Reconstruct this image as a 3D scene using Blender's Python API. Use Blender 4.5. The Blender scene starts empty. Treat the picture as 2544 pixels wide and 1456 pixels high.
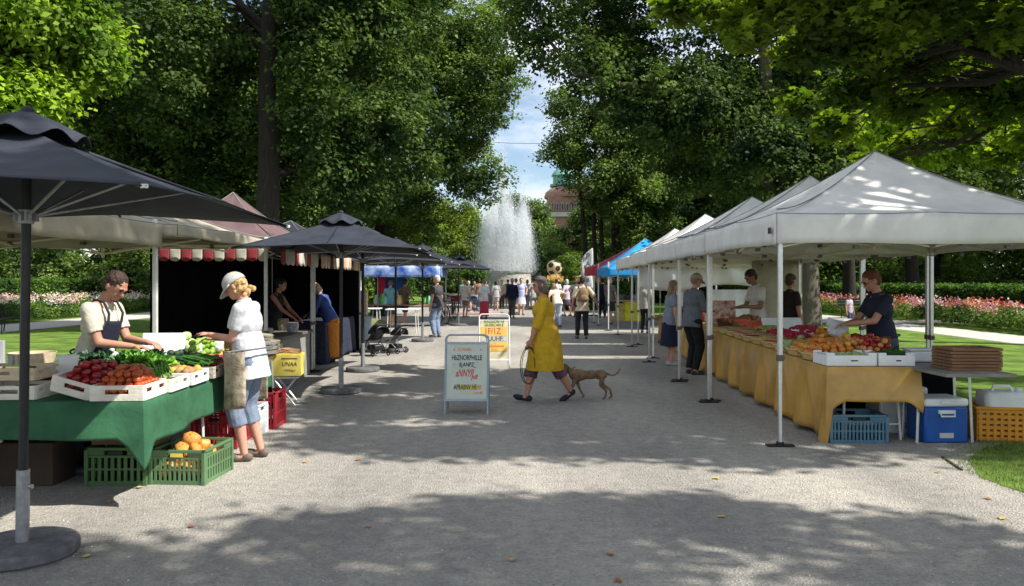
import bpy, bmesh, math, random
import numpy as np
from mathutils import Vector, Matrix, Euler
SC = bpy.context.scene
COL = SC.collection
PI = math.pi
F = 1908.0
def P(px, py, d): return Vector(((px-1272)/F*d, d, 1.6+(700-py)/F*d))
def G(px, py):
    d = F*1.6/(py-700); return Vector(((px-1272)/F*d, d, 0))
SUN_EL, SUN_AZ = math.radians(48), math.radians(-20)      # azimuth measured from +x
SUN = Vector((math.cos(SUN_EL)*math.cos(SUN_AZ), math.cos(SUN_EL)*math.sin(SUN_AZ), math.sin(SUN_EL)))
# ------------------------------------------------------------ materials
def new_mat(name):
    m = bpy.data.materials.new(name); m.use_nodes = True
    nt = m.node_tree; nt.nodes.clear()
    out = nt.nodes.new('ShaderNodeOutputMaterial')
    return m, nt, out
def N(nt, t, **kw):
    n = nt.nodes.new(t)
    for k, v in kw.items():
        if k in n.inputs: n.inputs[k].default_value = v
        else: setattr(n, k, v)
    return n
def c4(c): return (c[0], c[1], c[2], 1)
def mat(name, col, rough=.65, var=.15, scale=6, bump=.0, bscale=60, metal=0, trans=0, coat=0, spec=.4, col2=None, stretch=None):
    m, nt, out = new_mat(name)
    L = nt.links.new
    tc = N(nt, 'ShaderNodeTexCoord')
    vec = tc.outputs['Object']
    if stretch:
        mp = N(nt, 'ShaderNodeMapping'); mp.inputs['Scale'].default_value = stretch
        L(vec, mp.inputs[0]); vec = mp.outputs[0]
    no = N(nt, 'ShaderNodeTexNoise', Scale=scale, Detail=5.0, Roughness=.6)
    L(vec, no.inputs['Vector'])
    mx = N(nt, 'ShaderNodeMix', data_type='RGBA')
    lo = [max(0, c*(1-var)) for c in col]; hi = [min(1, c*(1+var)) for c in col] if col2 is None else col2
    mx.inputs[6].default_value = c4(lo); mx.inputs[7].default_value = c4(hi)
    mr = N(nt, 'ShaderNodeMapRange'); mr.inputs[1].default_value = .35; mr.inputs[2].default_value = .65
    L(no.outputs[0], mr.inputs[0]); L(mr.outputs[0], mx.inputs[0])
    b = N(nt, 'ShaderNodeBsdfPrincipled', Roughness=rough, Metallic=metal)
    b.inputs['Specular IOR Level'].default_value = spec
    b.inputs['Coat Weight'].default_value = coat
    L(mx.outputs[2], b.inputs['Base Color'])
    if bump:
        n2 = N(nt, 'ShaderNodeTexNoise', Scale=bscale, Detail=6.0); L(vec, n2.inputs['Vector'])
        bp = N(nt, 'ShaderNodeBump', Strength=bump, Distance=.02); L(n2.outputs[0], bp.inputs['Height']); L(bp.outputs[0], b.inputs['Normal'])
    if trans:
        t = N(nt, 'ShaderNodeBsdfTranslucent'); L(mx.outputs[2], t.inputs[0])
        ms = N(nt, 'ShaderNodeMixShader'); ms.inputs[0].default_value = trans
        L(b.outputs[0], ms.inputs[1]); L(t.outputs[0], ms.inputs[2]); L(ms.outputs[0], out.inputs[0])
    else: L(b.outputs[0], out.inputs[0])
    return m
def island_mat(name, cols, rough=.5, trans=.35, tcol=None, spec=.3):
    """colour picked per loose island (leaf, petal)"""
    m, nt, out = new_mat(name); L = nt.links.new
    g = N(nt, 'ShaderNodeNewGeometry')
    cr = N(nt, 'ShaderNodeValToRGB'); e = cr.color_ramp.elements
    while len(e) < len(cols): e.new(.5)
    for i, c in enumerate(cols):
        e[i].position = i/(len(cols)-1) if len(cols) > 1 else 0; e[i].color = c4(c)
    cr.color_ramp.interpolation = 'LINEAR'
    L(g.outputs['Random Per Island'], cr.inputs[0])
    b = N(nt, 'ShaderNodeBsdfPrincipled', Roughness=rough); b.inputs['Specular IOR Level'].default_value = spec
    L(cr.outputs[0], b.inputs['Base Color'])
    if trans:
        t = N(nt, 'ShaderNodeBsdfTranslucent')
        mm = N(nt, 'ShaderNodeMix', data_type='RGBA', blend_type='MULTIPLY'); mm.inputs[0].default_value = 1
        mm.inputs[7].default_value = c4(tcol or (1, 1, 1)); L(cr.outputs[0], mm.inputs[6]); L(mm.outputs[2], t.inputs[0])
        ms = N(nt, 'ShaderNodeMixShader'); ms.inputs[0].default_value = trans
        L(b.outputs[0], ms.inputs[1]); L(t.outputs[0], ms.inputs[2]); L(ms.outputs[0], out.inputs[0])
    else: L(b.outputs[0], out.inputs[0])
    return m
# ------------------------------------------------------------ mesh builder
class MB:
    def __init__(s): s.v = []; s.f = []; s.m = []; s.T = None; s.k = 0
    def add(s, vs, fs, m=None):
        o = len(s.v)
        if s.T is not None: vs = [s.T @ Vector(v) for v in vs]
        s.v.extend(tuple(v) for v in vs); s.f.extend(tuple(o+i for i in f) for f in fs)
        s.m.extend([s.k if m is None else m]*len(fs)); return s
    def box(s, c, d, rz=0, m=None, R=None):
        cx, cy, cz = c; a, b, h = d[0]/2, d[1]/2, d[2]/2
        R = R or Matrix.Rotation(rz, 3, 'Z')
        vs = [Vector(c)+R@Vector((x*a, y*b, z*h)) for x in (-1, 1) for y in (-1, 1) for z in (-1, 1)]
        return s.add(vs, [(0, 1, 3, 2), (4, 6, 7, 5), (0, 4, 5, 1), (2, 3, 7, 6), (0, 2, 6, 4), (1, 5, 7, 3)], m)
    def cyl(s, p0, p1, r0, r1=None, n=12, m=None, caps=True):
        r1 = r0 if r1 is None else r1
        p0, p1 = Vector(p0), Vector(p1); d = (p1-p0)
        if d.length < 1e-6: return s
        d.normalize(); u = d.orthogonal().normalized(); w = d.cross(u)
        vs = []
        for p, r in ((p0, r0), (p1, r1)):
            for i in range(n):
                a = 2*PI*i/n; vs.append(p+(u*math.cos(a)+w*math.sin(a))*r)
        fs = [(i, (i+1) % n, n+(i+1) % n, n+i) for i in range(n)]
        if caps: fs += [tuple(range(n-1, -1, -1)), tuple(range(n, 2*n))]
        return s.add(vs, fs, m)
    def tube(s, pts, r, n=8, m=None):
        pts = [Vector(p) for p in pts]; K = len(pts)
        rs = r if isinstance(r, (list, tuple)) else [r]*K
        vs = []; u = None
        for i, p in enumerate(pts):
            d = (pts[min(i+1, K-1)]-pts[max(i-1, 0)])
            if d.length < 1e-9: d = Vector((0, 0, 1))
            d.normalize()
            u = d.orthogonal().normalized() if u is None else (u-d*u.dot(d)).normalized()
            w = d.cross(u)
            for j in range(n):
                a = 2*PI*j/n; vs.append(p+(u*math.cos(a)+w*math.sin(a))*rs[i])
        fs = [(i*n+j, i*n+(j+1) % n, (i+1)*n+(j+1) % n, (i+1)*n+j) for i in range(K-1) for j in range(n)]
        fs += [tuple(range(n-1, -1, -1)), tuple(range((K-1)*n, K*n))]
        return s.add(vs, fs, m)
    def sph(s, c, r, R=None, nu=14, nv=9, m=None):
        r = (r, r, r) if isinstance(r, (int, float)) else r; c = Vector(c)
        f = (lambda v: R@v) if R is not None else (lambda v: v)
        vs = [c+f(Vector((0, 0, r[2])))]
        for i in range(1, nv):
            t = PI*i/nv
            for j in range(nu):
                a = 2*PI*j/nu; vs.append(c+f(Vector((r[0]*math.sin(t)*math.cos(a), r[1]*math.sin(t)*math.sin(a), r[2]*math.cos(t)))))
        vs.append(c+f(Vector((0, 0, -r[2])))); e = len(vs)-1
        fs = [(0, 1+j, 1+(j+1) % nu) for j in range(nu)]
        for i in range(nv-2):
            for j in range(nu):
                a = 1+i*nu; fs.append((a+j, a+nu+j, a+nu+(j+1) % nu, a+(j+1) % nu))
        a = 1+(nv-2)*nu; fs += [(a+(j+1) % nu, a+j, e) for j in range(nu)]
        return s.add(vs, fs, m)
    def cap(s, p0, p1, r0, r1=None, flat=False, n=12):
        r1 = r0 if r1 is None else r1
        s.cyl(p0, p1, r0, r1, n)
        s.sph(p0, r0*.999, nu=n, nv=8)
        if not flat: s.sph(p1, r1*.999, nu=n, nv=8)
        return s
    def lathe(s, prof, n=24, c=(0, 0, 0), m=None, close=True):
        vs = [(c[0]+r*math.cos(2*PI*j/n), c[1]+r*math.sin(2*PI*j/n), c[2]+z) for r, z in prof for j in range(n)]
        K = len(prof)
        fs = [(i*n+j, i*n+(j+1) % n, (i+1)*n+(j+1) % n, (i+1)*n+j) for i in range(K-1) for j in range(n)]
        if close: fs += [tuple(range(n-1, -1, -1)), tuple(range((K-1)*n, K*n))]
        return s.add(vs, fs, m)
    def grid(s, fn, nu, nv, m=None, wrap=False):
        vs = [fn(i/(nu if wrap else nu), j/nv) for j in range(nv+1) for i in range(nu if wrap else nu+1)]
        W = nu if wrap else nu+1
        fs = [(j*W+i, j*W+(i+1) % W, (j+1)*W+(i+1) % W, (j+1)*W+i) for j in range(nv) for i in range(nu)]
        return s.add(vs, fs, m)
    def mesh(s, name, mats, smooth=True):
        me = bpy.data.meshes.new(name); me.from_pydata(s.v, [], s.f); me.update()
        for m in (mats if isinstance(mats, (list, tuple)) else [mats]): me.materials.append(m)
        me.polygons.foreach_set('material_index', s.m)
        bm = bmesh.new(); bm.from_mesh(me); bmesh.ops.recalc_face_normals(bm, faces=bm.faces); bm.to_mesh(me); bm.free()
        if smooth: smooth_by_angle(me)
        return me
    def build(s, name, mats, parent=None, smooth=True, bevel=0, solid=0, loc=None, rot=None):
        o = bpy.data.objects.new(name, s.mesh(name, mats, smooth)); COL.objects.link(o)
        if parent is not None: o.parent = parent
        if loc is not None: o.location = loc
        if rot is not None: o.rotation_euler = rot
        if solid:
            q = o.modifiers.new('s', 'SOLIDIFY'); q.thickness = solid; q.offset = 0
        if bevel:
            q = o.modifiers.new('b', 'BEVEL'); q.width = bevel; q.segments = 2; q.limit_method = 'ANGLE'
        return o
def smooth_by_angle(me, ang=math.radians(42)):
    me.polygons.foreach_set('use_smooth', [True]*len(me.polygons))
    bm = bmesh.new(); bm.from_mesh(me)
    for e in bm.edges:
        if len(e.link_faces) == 2 and e.calc_face_angle(0) > ang: e.smooth = False
    bm.to_mesh(me); bm.free()
def obj_from(me, name, parent=None, loc=None, rot=None, scale=None):
    o = bpy.data.objects.new(name, me); COL.objects.link(o)
    if parent is not None: o.parent = parent
    if loc is not None: o.location = loc
    if rot is not None: o.rotation_euler = rot
    if scale is not None: o.scale = (scale,)*3 if isinstance(scale, (int, float)) else scale
    return o
def tag(o, label=None, cat=None, group=None, kind=None):
    if label: o['label'] = label
    if cat: o['category'] = cat
    if group: o['group'] = group
    if kind: o['kind'] = kind
    return o
def thing(name, label, cat, loc=(0, 0, 0), rz=0, group=None):
    o = bpy.data.objects.new(name, None); COL.objects.link(o)
    o.location = loc; o.rotation_euler = (0, 0, rz); o.empty_display_size = .1
    return tag(o, label, cat, group)
def dup(root, loc=None, rz=None, label=None, scale=None):
    r = root.copy(); COL.objects.link(r)
    if loc is not None: r.location = loc
    if rz is not None: r.rotation_euler = (0, 0, rz)
    if scale is not None: r.scale = (scale,)*3 if isinstance(scale, (int, float)) else scale
    if label: r['label'] = label
    for ch in list(root.children):
        c = ch.copy(); COL.objects.link(c); c.parent = r
        for g in list(ch.children):
            d = g.copy(); COL.objects.link(d); d.parent = c
    return r
def text(s, size, m, parent, loc, rot=(PI/2, 0, 0), name='lettering', ext=.001, shear=0, sx=1, align='CENTER', font=None, bold=0):
    cu = bpy.data.curves.new('t', 'FONT'); cu.body = s; cu.size = size; cu.extrude = ext; cu.align_x = align; cu.shear = shear; cu.offset = bold
    to = bpy.data.objects.new('t', cu); COL.objects.link(to)
    me = bpy.data.meshes.new_from_object(to.evaluated_get(bpy.context.evaluated_depsgraph_get()))
    bpy.data.objects.remove(to); me.materials.clear(); me.materials.append(m)
    o = obj_from(me, name, parent, loc, rot); o.scale = (sx, 1, 1); return o
def ngrid(name, verts, nper, parent_mat, smooth=False):
    """verts (n,k,3): n separate faces of k corners -> mesh (fast)"""
    n, k, _ = verts.shape
    me = bpy.data.meshes.new(name)
    me.vertices.add(n*k); me.vertices.foreach_set('co', verts.reshape(-1).astype(np.float32))
    me.loops.add(n*k); me.loops.foreach_set('vertex_index', np.arange(n*k, dtype=np.int32))
    me.polygons.add(n); me.polygons.foreach_set('loop_start', np.arange(0, n*k, k, dtype=np.int32))
    me.materials.append(parent_mat); me.update(calc_edges=True)
    return me
# ------------------------------------------------------------ shared materials
M = {}
M['white_cloth'] = mat('white_canopy', (.74, .725, .69), .75, .1, 2.2, .3, 7, trans=.1)
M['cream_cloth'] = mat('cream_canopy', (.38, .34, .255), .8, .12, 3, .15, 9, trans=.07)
M['navy_cloth'] = mat('umbrella_cloth', (.024, .028, .04), .75, .25, 5, .12, 18, spec=.3)
M['maroon_cloth'] = mat('maroon_canopy', (.14, .085, .085), .85, .12, 4, .1, 12, trans=.1)
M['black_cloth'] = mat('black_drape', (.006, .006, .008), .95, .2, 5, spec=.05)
M['alu'] = mat('aluminium', (.62, .63, .62), .38, .06, 20, metal=.7)
M['whitepole'] = mat('white_pole', (.6, .6, .56), .45, .08, 12)
M['darkmetal'] = mat('dark_metal', (.02, .021, .025), .4, .2, 20, metal=.3)
M['steel'] = mat('galvanised', (.3, .31, .32), .45, .15, 25, metal=.5)
M['concrete'] = mat('base_stone', (.12, .12, .125), .85, .25, 14, .5, 60)
M['truss'] = mat('truss_bar', (.66, .6, .48), .5, .06, 12)
M['joint'] = mat('joint_plastic', (.1, .09, .08), .5)
M['green_cloth'] = mat('green_tablecloth', (.033, .11, .055), .85, .3, 2.4, .25, 22, spec=.2)
M['mustard'] = mat('mustard_cloth', (.44, .25, .05), .36, .22, 2.4, .35, 7, spec=.6)
M['wood'] = mat('pale_wood', (.62, .5, .34), .7, .2, 3, .3, 40, stretch=(1, 8, 8))
M['brownwood'] = mat('brown_wood', (.2, .1, .05), .7, .25, 3, .3, 40, stretch=(1, 8, 8))
M['cratewhite'] = mat('white_crate', (.72, .68, .58), .6, .1, 8, .2, 30)
M['foam'] = mat('white_foam', (.75, .77, .78), .6, .05, 8, .1, 80)
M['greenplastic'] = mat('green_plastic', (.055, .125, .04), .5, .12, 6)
M['red_plastic'] = mat('red_plastic', (.3, .015, .025), .4, .12, 6)
M['teal_plastic'] = mat('blue_grey_plastic', (.07, .16, .22), .45, .15, 6)
M['blue_plastic'] = mat('cooler_blue', (.01, .08, .32), .4, .1, 5)
M['white_plastic'] = mat('white_plastic', (.7, .72, .73), .4, .06, 5)
M['black_plastic'] = mat('black_plastic', (.012, .012, .014), .4, .2, 5)
M['orange_plastic'] = mat('orange_plastic', (.6, .25, .02), .45, .12, 6)
M['yellow_plastic'] = mat('yellow_plastic', (.72, .58, .12), .5, .12, 6)
M['ink'] = mat('ink', (.03, .035, .04), .7, .1, 6)
M['redink'] = mat('red_ink', (.6, .05, .07), .7, .1, 6)
M['orangeink'] = mat('orange_ink', (.75, .25, .04), .7, .1, 6)
M['greenink'] = mat('green_ink', (.25, .3, .08), .7, .1, 6)
M['paper'] = mat('paper', (.72, .72, .68), .8, .06, 6)
M['wicker'] = mat('wicker', (.6, .45, .2), .75, .25, 40, .6, 90)
M['greybag'] = mat('grey_sack', (.4, .37, .3), .9, .2, 8, .5, 40)
M['trunk'] = mat('bark', (.022, .018, .014), .95, .4, 4, 1.0, 8, stretch=(6, 6, .7))
M['trunklight'] = mat('bark_grey', (.10, .085, .065), .95, .4, 4, 1.0, 9, stretch=(7, 7, .6))
SKY, SUNE, EXPO = .1, 5.0, 0.72
# ------------------------------------------------------------ people and the dog
SK = {'fair': mat('skin_fair', (.55, .28, .2), .55, .08, 9), 'tan': mat('skin_tan', (.42, .21, .14), .55, .08, 9), 'dark': mat('skin_dark', (.3, .15, .1), .55, .08, 9)}  # three skin tones from light to dark
LIP = mat('lips', (.38, .11, .1), .5); EYE = mat('eye_dark', (.05, .035, .03), .3)
_cm = {}
def cmat(c, rough=.85, bump=.25):
    k = (tuple(c), rough)
    if k not in _cm: _cm[k] = mat('fabric', c, rough, .12, 14, bump, 45)
    return _cm[k]
_hm = {}
def hmat(c):
    if c not in _hm: _hm[c] = mat('hair', c, .6, .35, 30, .8, 70, stretch=(1, 1, .35))
    return _hm[c]
_tex = bpy.data.textures.new('folds', 'CLOUDS'); _tex.noise_scale = .11; _tex.noise_depth = 1
_texh = bpy.data.textures.new('hairlumps', 'CLOUDS'); _texh.noise_scale = .03; _texh.noise_depth = 2
_texs = bpy.data.textures.new('sag', 'CLOUDS'); _texs.noise_scale = .5; _texs.noise_depth = 1
def remesh(mb, mats, vox, smooth=4, disp=0, tex=None, name='m'):
    me = bpy.data.meshes.new(name); me.from_pydata(mb.v, [], mb.f); me.update()
    o = bpy.data.objects.new('tmp', me); COL.objects.link(o)
    r = o.modifiers.new('r', 'REMESH'); r.mode = 'VOXEL'; r.voxel_size = vox
    if smooth:
        q = o.modifiers.new('s', 'SMOOTH'); q.factor = .5; q.iterations = smooth
    if disp:
        q = o.modifiers.new('d', 'DISPLACE'); q.texture = tex or _tex; q.strength = disp; q.texture_coords = 'LOCAL'
    dg = bpy.context.evaluated_depsgraph_get(); dg.update()
    out = bpy.data.meshes.new_from_object(o.evaluated_get(dg)); out.name = name
    bpy.data.objects.remove(o); bpy.data.meshes.remove(me)
    out.materials.clear()
    for m in (mats if isinstance(mats, list) else [mats]): out.materials.append(m)
    n = len(out.polygons)
    out.polygons.foreach_set('use_smooth', [True]*n); out.polygons.foreach_set('material_index', [0]*n)
    return out
def ik(a, t, l1, l2, pole):
    a, t, pole = Vector(a), Vector(t), Vector(pole)
    d = t-a; L = d.length
    if L > (l1+l2)*.995: t = a+d*((l1+l2)*.995/L); d = t-a; L = d.length
    L = max(L, .05); u = d/L
    x = (l1*l1-l2*l2+L*L)/(2*L); h = math.sqrt(max(0, l1*l1-x*x))
    p = (pole-u*pole.dot(u)); p = p.normalized() if p.length > 1e-6 else u.orthogonal().normalized()
    return a+u*x+p*h, t
def ecyl(mb, A, B, ra, rb, R, n=20):
    vs = []
    for c, r in ((A, ra), (B, rb)):
        for j in range(n):
            a = 2*PI*j/n; vs.append(Vector(c)+R@Vector((r[0]*math.cos(a), r[1]*math.sin(a), 0)))
    mb.add(vs, [(j, (j+1) % n, n+(j+1) % n, n+j) for j in range(n)]+[tuple(range(n-1, -1, -1)), tuple(range(n, 2*n))])
def person(label, loc, head_to, H=1.72, lean=0, head=(0, 0), feet=None, hands=None, g=1.0, skin='fair', hair=('short', (.05, .03, .02)), top=('short', (.5, .5, .5)),
           bottom=('trousers', (.05, .05, .06)), shoe=(.05, .05, .05), vox=.012, group=None, pel=(0, .93), extra=(), elbows=None):
    """head_to: heading in degrees, 0 = facing +x. all lengths in a 1.75 m body, scaled to H."""
    S = H/1.75; hi = vox < .01
    root = thing('person', label, 'person', loc, math.radians(head_to), group)
    feet = feet or [(.02, .1), (-.02, -.1)]
    hands = hands or [(.06, .27, .78), (.06, -.27, .78)]
    pv = Vector((pel[0], 0, pel[1])); RT = Matrix.Rotation(math.radians(lean), 3, 'Y')
    T = lambda x, y, z: pv+RT@Vector((x, y, z))
    RH = RT @ Matrix.Rotation(math.radians(head[1]), 3, 'Z') @ Matrix.Rotation(math.radians(head[0]), 3, 'Y')
    hb = T(.02, 0, .58); Hd = lambda x, y, z: hb+RH@Vector((x, y, z))
    b = MB()
    b.sph(T(0, 0, 0), (.105*g, .15*g, .12), RT); b.sph(T(.01, 0, .16), (.095*g, .125*g, .15), RT); b.sph(T(0, 0, .34), (.105*g, .155, .17), RT)
    b.cap(T(-.01, .08, .47), T(-.01, -.08, .47), .06)
    b.cap(T(-.01, 0, .46), Hd(-.01, 0, .03), .055, .05)
    b.sph(Hd(-.005, 0, .125), (.097, .076, .102), RH); b.sph(Hd(.03, 0, .075), (.062, .06, .075), RH); b.sph(Hd(.062, 0, .035), (.03, .032, .026), RH)
    b.cyl(Hd(.085, 0, .115), Hd(.106, 0, .083), .007, .012, 8); b.sph(Hd(.1, 0, .081), (.014, .014, .01), RH)
    b.sph(Hd(.086, 0, .138), (.014, .055, .012), RH); b.sph(Hd(.087, 0, .05), (.013, .024, .011), RH)
    for s in (1, -1):
        b.sph(Hd(-.01, s*.078, .1), (.02, .01, .032), RH, 8, 6)
    legs = []; arms = []
    for i, s in enumerate((1, -1)):
        ft = feet[i]; fx, fy = ft[0], ft[1]; fz = ft[2] if len(ft) > 2 else 0; fp = ft[3] if len(ft) > 3 else 0; fa = ft[4] if len(ft) > 4 else s*8
        hip = T(0, s*.088*g, -.02); an = Vector((fx, fy, .085+fz))
        kn, an = ik(hip, an, .43, .42, (1, 0, 0))
        fd = Vector((math.cos(math.radians(fa))*math.cos(math.radians(fp)), math.sin(math.radians(fa)), -math.sin(math.radians(fp)))).normalized()
        legs.append((hip, kn, an, fd))
        b.cap(hip, kn, .082*g, .052*g); mid = kn.lerp(an, .3)+Vector((-.012, 0, 0)); b.cap(kn, mid, .05*g, .053*g); b.cap(mid, an, .053*g, .034)
        b.cap(an+fd*-.03+Vector((0, 0, -.04)), an+fd*.14+Vector((0, 0, -.055)), .032, .025)
        sh = T(-.01, s*.17, .46); el, wr = ik(sh, Vector(hands[i]), .285, .26, (elbows[i] if elbows else (-.6, s*.55, -.6)))
        arms.append((sh, el, wr)); b.cap(sh, el, .05, .04); b.cap(el, wr, .04, .026)
        d = (wr-el).normalized(); up = Vector((0, 0, 1)); side = d.cross(up)
        side = side.normalized() if side.length > .2 else Vector((0, 1, 0)); nrm = side.cross(d).normalized()
        if hands[i][2] < .85 if len(hands[i]) > 2 else False: side, nrm = Vector((1, 0, 0)), Vector((0, s, 0))
        Rm = Matrix((d, side, nrm)).transposed()
        b.sph(wr+d*.05, (.052, .038, .018), Rm)
        for k in range(4):
            a0 = wr+d*.088+side*((k-1.5)*.0195); l = (.036, .042, .039, .031)[k]
            a1 = a0+(d*.9-nrm*.3).normalized()*l; a2 = a1+(d*.55-nrm*.8).normalized()*l*.85
            b.cap(a0, a1, .0088, .0082, n=8); b.cap(a1, a2, .0082, .0072, n=8)
        ts = -s
        a0 = wr+d*.03+side*.03*ts; a1 = a0+(d*.7+side*.7*ts-nrm*.2).normalized()*.035; b.cap(a0, a1, .011, .0095, n=8); b.cap(a1, a1+(d*.9+side*.1*ts-nrm*.4).normalized()*.03, .0095, .008, n=8)
    def fin(mb, name, mats, v=vox, sm=4, disp=0, tex=None):
        me = remesh(mb, mats, v, sm, disp, tex, name)
        co = np.empty(len(me.vertices)*3, np.float32); me.vertices.foreach_get('co', co); me.vertices.foreach_set('co', co*S); me.update()
        return obj_from(me, name, root)
    bo = fin(b, 'body', [SK[skin], EYE, LIP, hmat(hair[1])], min(vox, .012), 3)
    if vox < .016:
        me = bo.data; es = [(Hd(.088, s*.033, .118)*S, .013, 1) for s in (1, -1)]+[(Hd(.098, 0, .05)*S, .02, 2)]+[(Hd(.092, s*.035, .14)*S, .017, 3) for s in (1, -1)]
        for p in me.polygons:
            c = p.center
            for q, r, k in es:
                dz = abs(c.z-q.z)
                if (c-q).length < r and dz < .009*(1.0 if k != 1 else .8): p.material_index = k
    # hair
    hs, hc = hair; hm = hmat(hc)
    if hs != 'none':
        h = MB(); h.sph(Hd(-.022, 0, .155), (.098, .086, .085), RH); h.sph(Hd(-.045, 0, .11), (.075, .083, .09), RH)
        if hs == 'bob': h.sph(Hd(-.04, 0, .06), (.078, .094, .09), RH); h.sph(Hd(.02, .07, .09), (.03, .022, .06), RH); h.sph(Hd(.02, -.07, .09), (.03, .022, .06), RH)
        if hs == 'long': h.sph(Hd(-.06, 0, .02), (.06, .085, .15), RH); h.sph(Hd(-.08, 0, -.06), (.045, .075, .1), RH)
        if hs == 'bun': h.sph(Hd(-.12, 0, .16), .045, RH)
        if hs == 'curly':
            rr = random.Random(5)
            for k in range(46):
                a = rr.uniform(-.2, 1.2)*PI-PI*.5+PI; y = rr.uniform(-.085, .085)
                h.sph(Hd(-.03+rr.uniform(-.075, .035), y, .05+rr.uniform(-.06, .05)), rr.uniform(.018, .03), nu=8, nv=6)
        fin(h, 'hair', hm, max(.006, vox*.7), 2, .016 if hs != 'curly' else .012, _texh)
    # top
    kind, tcol = top[0], top[1]; tm = cmat(tcol)
    if kind:
        t = MB(); q = .012
        hem = {'coat': -.47, 'long': -.12, 'short': -.12, 'tank': -.06, 'loose': -.16, 'polo': -.18, 'vest': -.1}[kind]
        fl = {'coat': 1.22, 'loose': 1.12, 'polo': 1.1}.get(kind, 1.0)
        t.sph(T(.0, 0, .34), (.112*g+q, .168+q, .165), RT); t.sph(T(.01*g, 0, .17), (.108*g+q, .142*g+q, .17), RT)
        for s in (1, -1): t.sph(T(-.01, s*.15, .455), (.062, .062, .055), RT)
        t.cap(T(-.01, .09, .46), T(-.01, -.09, .46), .066)
        t.cyl(T(-.005, 0, .46), T(.01, 0, .545), .075, .066, 14)
        ecyl(t, T(.01*g, 0, .2), T(0, 0, 0), (.108*g+q, .145*g+q), (.118*g+q, .168*g+q), RT); ecyl(t, T(0, 0, .01), T(0, 0, -.1 if kind != 'coat' else -.1), (.118*g+q, .168*g+q), (.12*g+q, .172*g+q), RT)
        if kind == 'coat':
            ecyl(t, T(0, 0, .12), T(0, 0, -.1), (.125*g+q, .165*g+q), (.16*g+q, .19*g+q), RT, 28); ecyl(t, T(0, 0, -.09), Vector((pv.x-.0, 0, pv.z+hem)), (.16*g+q, .19*g+q), (.19*g+q, .2*g+q), Matrix.Identity(3), 28)
        elif hem < -.1: ecyl(t, T(0, 0, -.09), T(0, 0, hem), (.12*g+q, .172*g+q), (.12*g*fl+q, .172*g*fl+q), RT)
        for (sh, el, wr) in arms:
            if kind in ('short',): t.cap(sh, sh.lerp(el, .68), .066, .062, flat=True)
            elif kind == 'polo': t.cap(sh, sh.lerp(el, .66), .068, .07, flat=True)
            elif kind == 'loose': t.cap(sh, sh.lerp(el, .95), .068, .075, flat=True)
            elif kind == 'coat': t.cap(sh, el, .07, .062); t.cap(el, el.lerp(wr, .35), .062, .065, flat=True)
            elif kind == 'long': t.cap(sh, el, .066, .054); t.cap(el, el.lerp(wr, .93), .054, .04, flat=True)
        nm = {'coat': 'coat', 'long': 'jacket', 'tank': 'top'}.get(kind, 'shirt')
        fin(t, nm, tm, vox, 3, (.013 if kind != 'coat' else .009) if vox < .02 else 0)
    # bottom
    bk, bc = bottom; bmm = bc if hasattr(bc, 'node_tree') else cmat(bc)
    if bk:
        t = MB()
        if bk in ('trousers', 'capri', 'shorts'):
            t.sph(T(0, 0, -.01), (.118*g, .165*g, .115), RT); ecyl(t, T(0, 0, -.0), T(0, 0, .09), (.112*g, .155*g), (.108*g, .148*g), RT)
            for hip, kn, an, fd in legs:
                if bk == 'shorts': t.cap(hip, hip.lerp(kn, .85), .1*g, .088*g, flat=True)
                else:
                    t.cap(hip, kn, .098*g, .073*g)
                    t.cap(kn, kn.lerp(an, .42 if bk == 'capri' else .98), .073*g, .07*g if bk == 'capri' else .062, flat=True)
        else:
            hz = {'skirt': .5, 'longskirt': .12, 'midskirt': .4}[bk]
            ecyl(t, T(0, 0, .1), T(0, 0, -.12), (.115*g, .15*g), (.135*g, .185*g), RT, 28)
            ecyl(t, T(0, 0, -.1), Vector((pv.x+.01, 0, hz)), (.133*g, .183*g), (.19*g, .22*g), Matrix.Identity(3), 28)
        fin(t, 'skirt' if 'skirt' in bk else ('shorts' if bk == 'shorts' else 'trousers'), bmm, vox, 3, .018 if vox < .02 else 0)
    if shoe:
        for hip, kn, an, fd in legs:
            t = MB(); R = Matrix((fd, Vector((0, 0, 1)).cross(fd).normalized(), fd.cross(Vector((0, 0, 1)).cross(fd)).normalized())).transposed()
            o = an+Vector((0, 0, -.045)); t.sph(o+fd*.11, (.085, .044, .036), R); t.sph(o+fd*-.025, (.058, .038, .045), R); t.cap(o+fd*-.02+Vector((0, 0, -.012)), o+fd*.14+Vector((0, 0, -.018)), .032, .03)
            fin(t, 'shoe', cmat(shoe, .6), min(vox, .012), 3)
    ctx = dict(root=root, T=T, Hd=Hd, RT=RT, RH=RH, legs=legs, arms=arms, S=S, g=g, fin=fin, pv=pv)
    for e in extra: e(ctx)
    return root
def build_s(ctx, mb, name, mats, **kw):
    mb.v = [tuple(c*ctx['S'] for c in v) for v in mb.v]; return mb.build(name, mats, ctx['root'], **kw)
def ex_cap(col):
    def f(c):
        Hd, RH = c['Hd'], c['RH']; m = MB()
        def dome(u, v):
            a = 2*PI*u; t = v*PI*.5; return Hd(-.012+.111*math.cos(a)*math.cos(t), .094*math.sin(a)*math.cos(t), .132+.108*math.sin(t)+.0*math.cos(a))
        m.grid(dome, 28, 8, wrap=True)
        def brim(u, v):
            a = (u-.5)*PI*.95; r = v*.085; return Hd(-.01+(.1+r)*math.cos(a)+.0, (.088+r*.25)*math.sin(a), .14-.035*v*math.cos(a)-.012*v)
        m.grid(brim, 16, 5); o = build_s(c, m, 'cap', cmat(col), solid=.008)
        b = MB(); b.sph(Hd(-.01, 0, .24), .009); build_s(c, b, 'cap_button', cmat(col))
    return f
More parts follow.
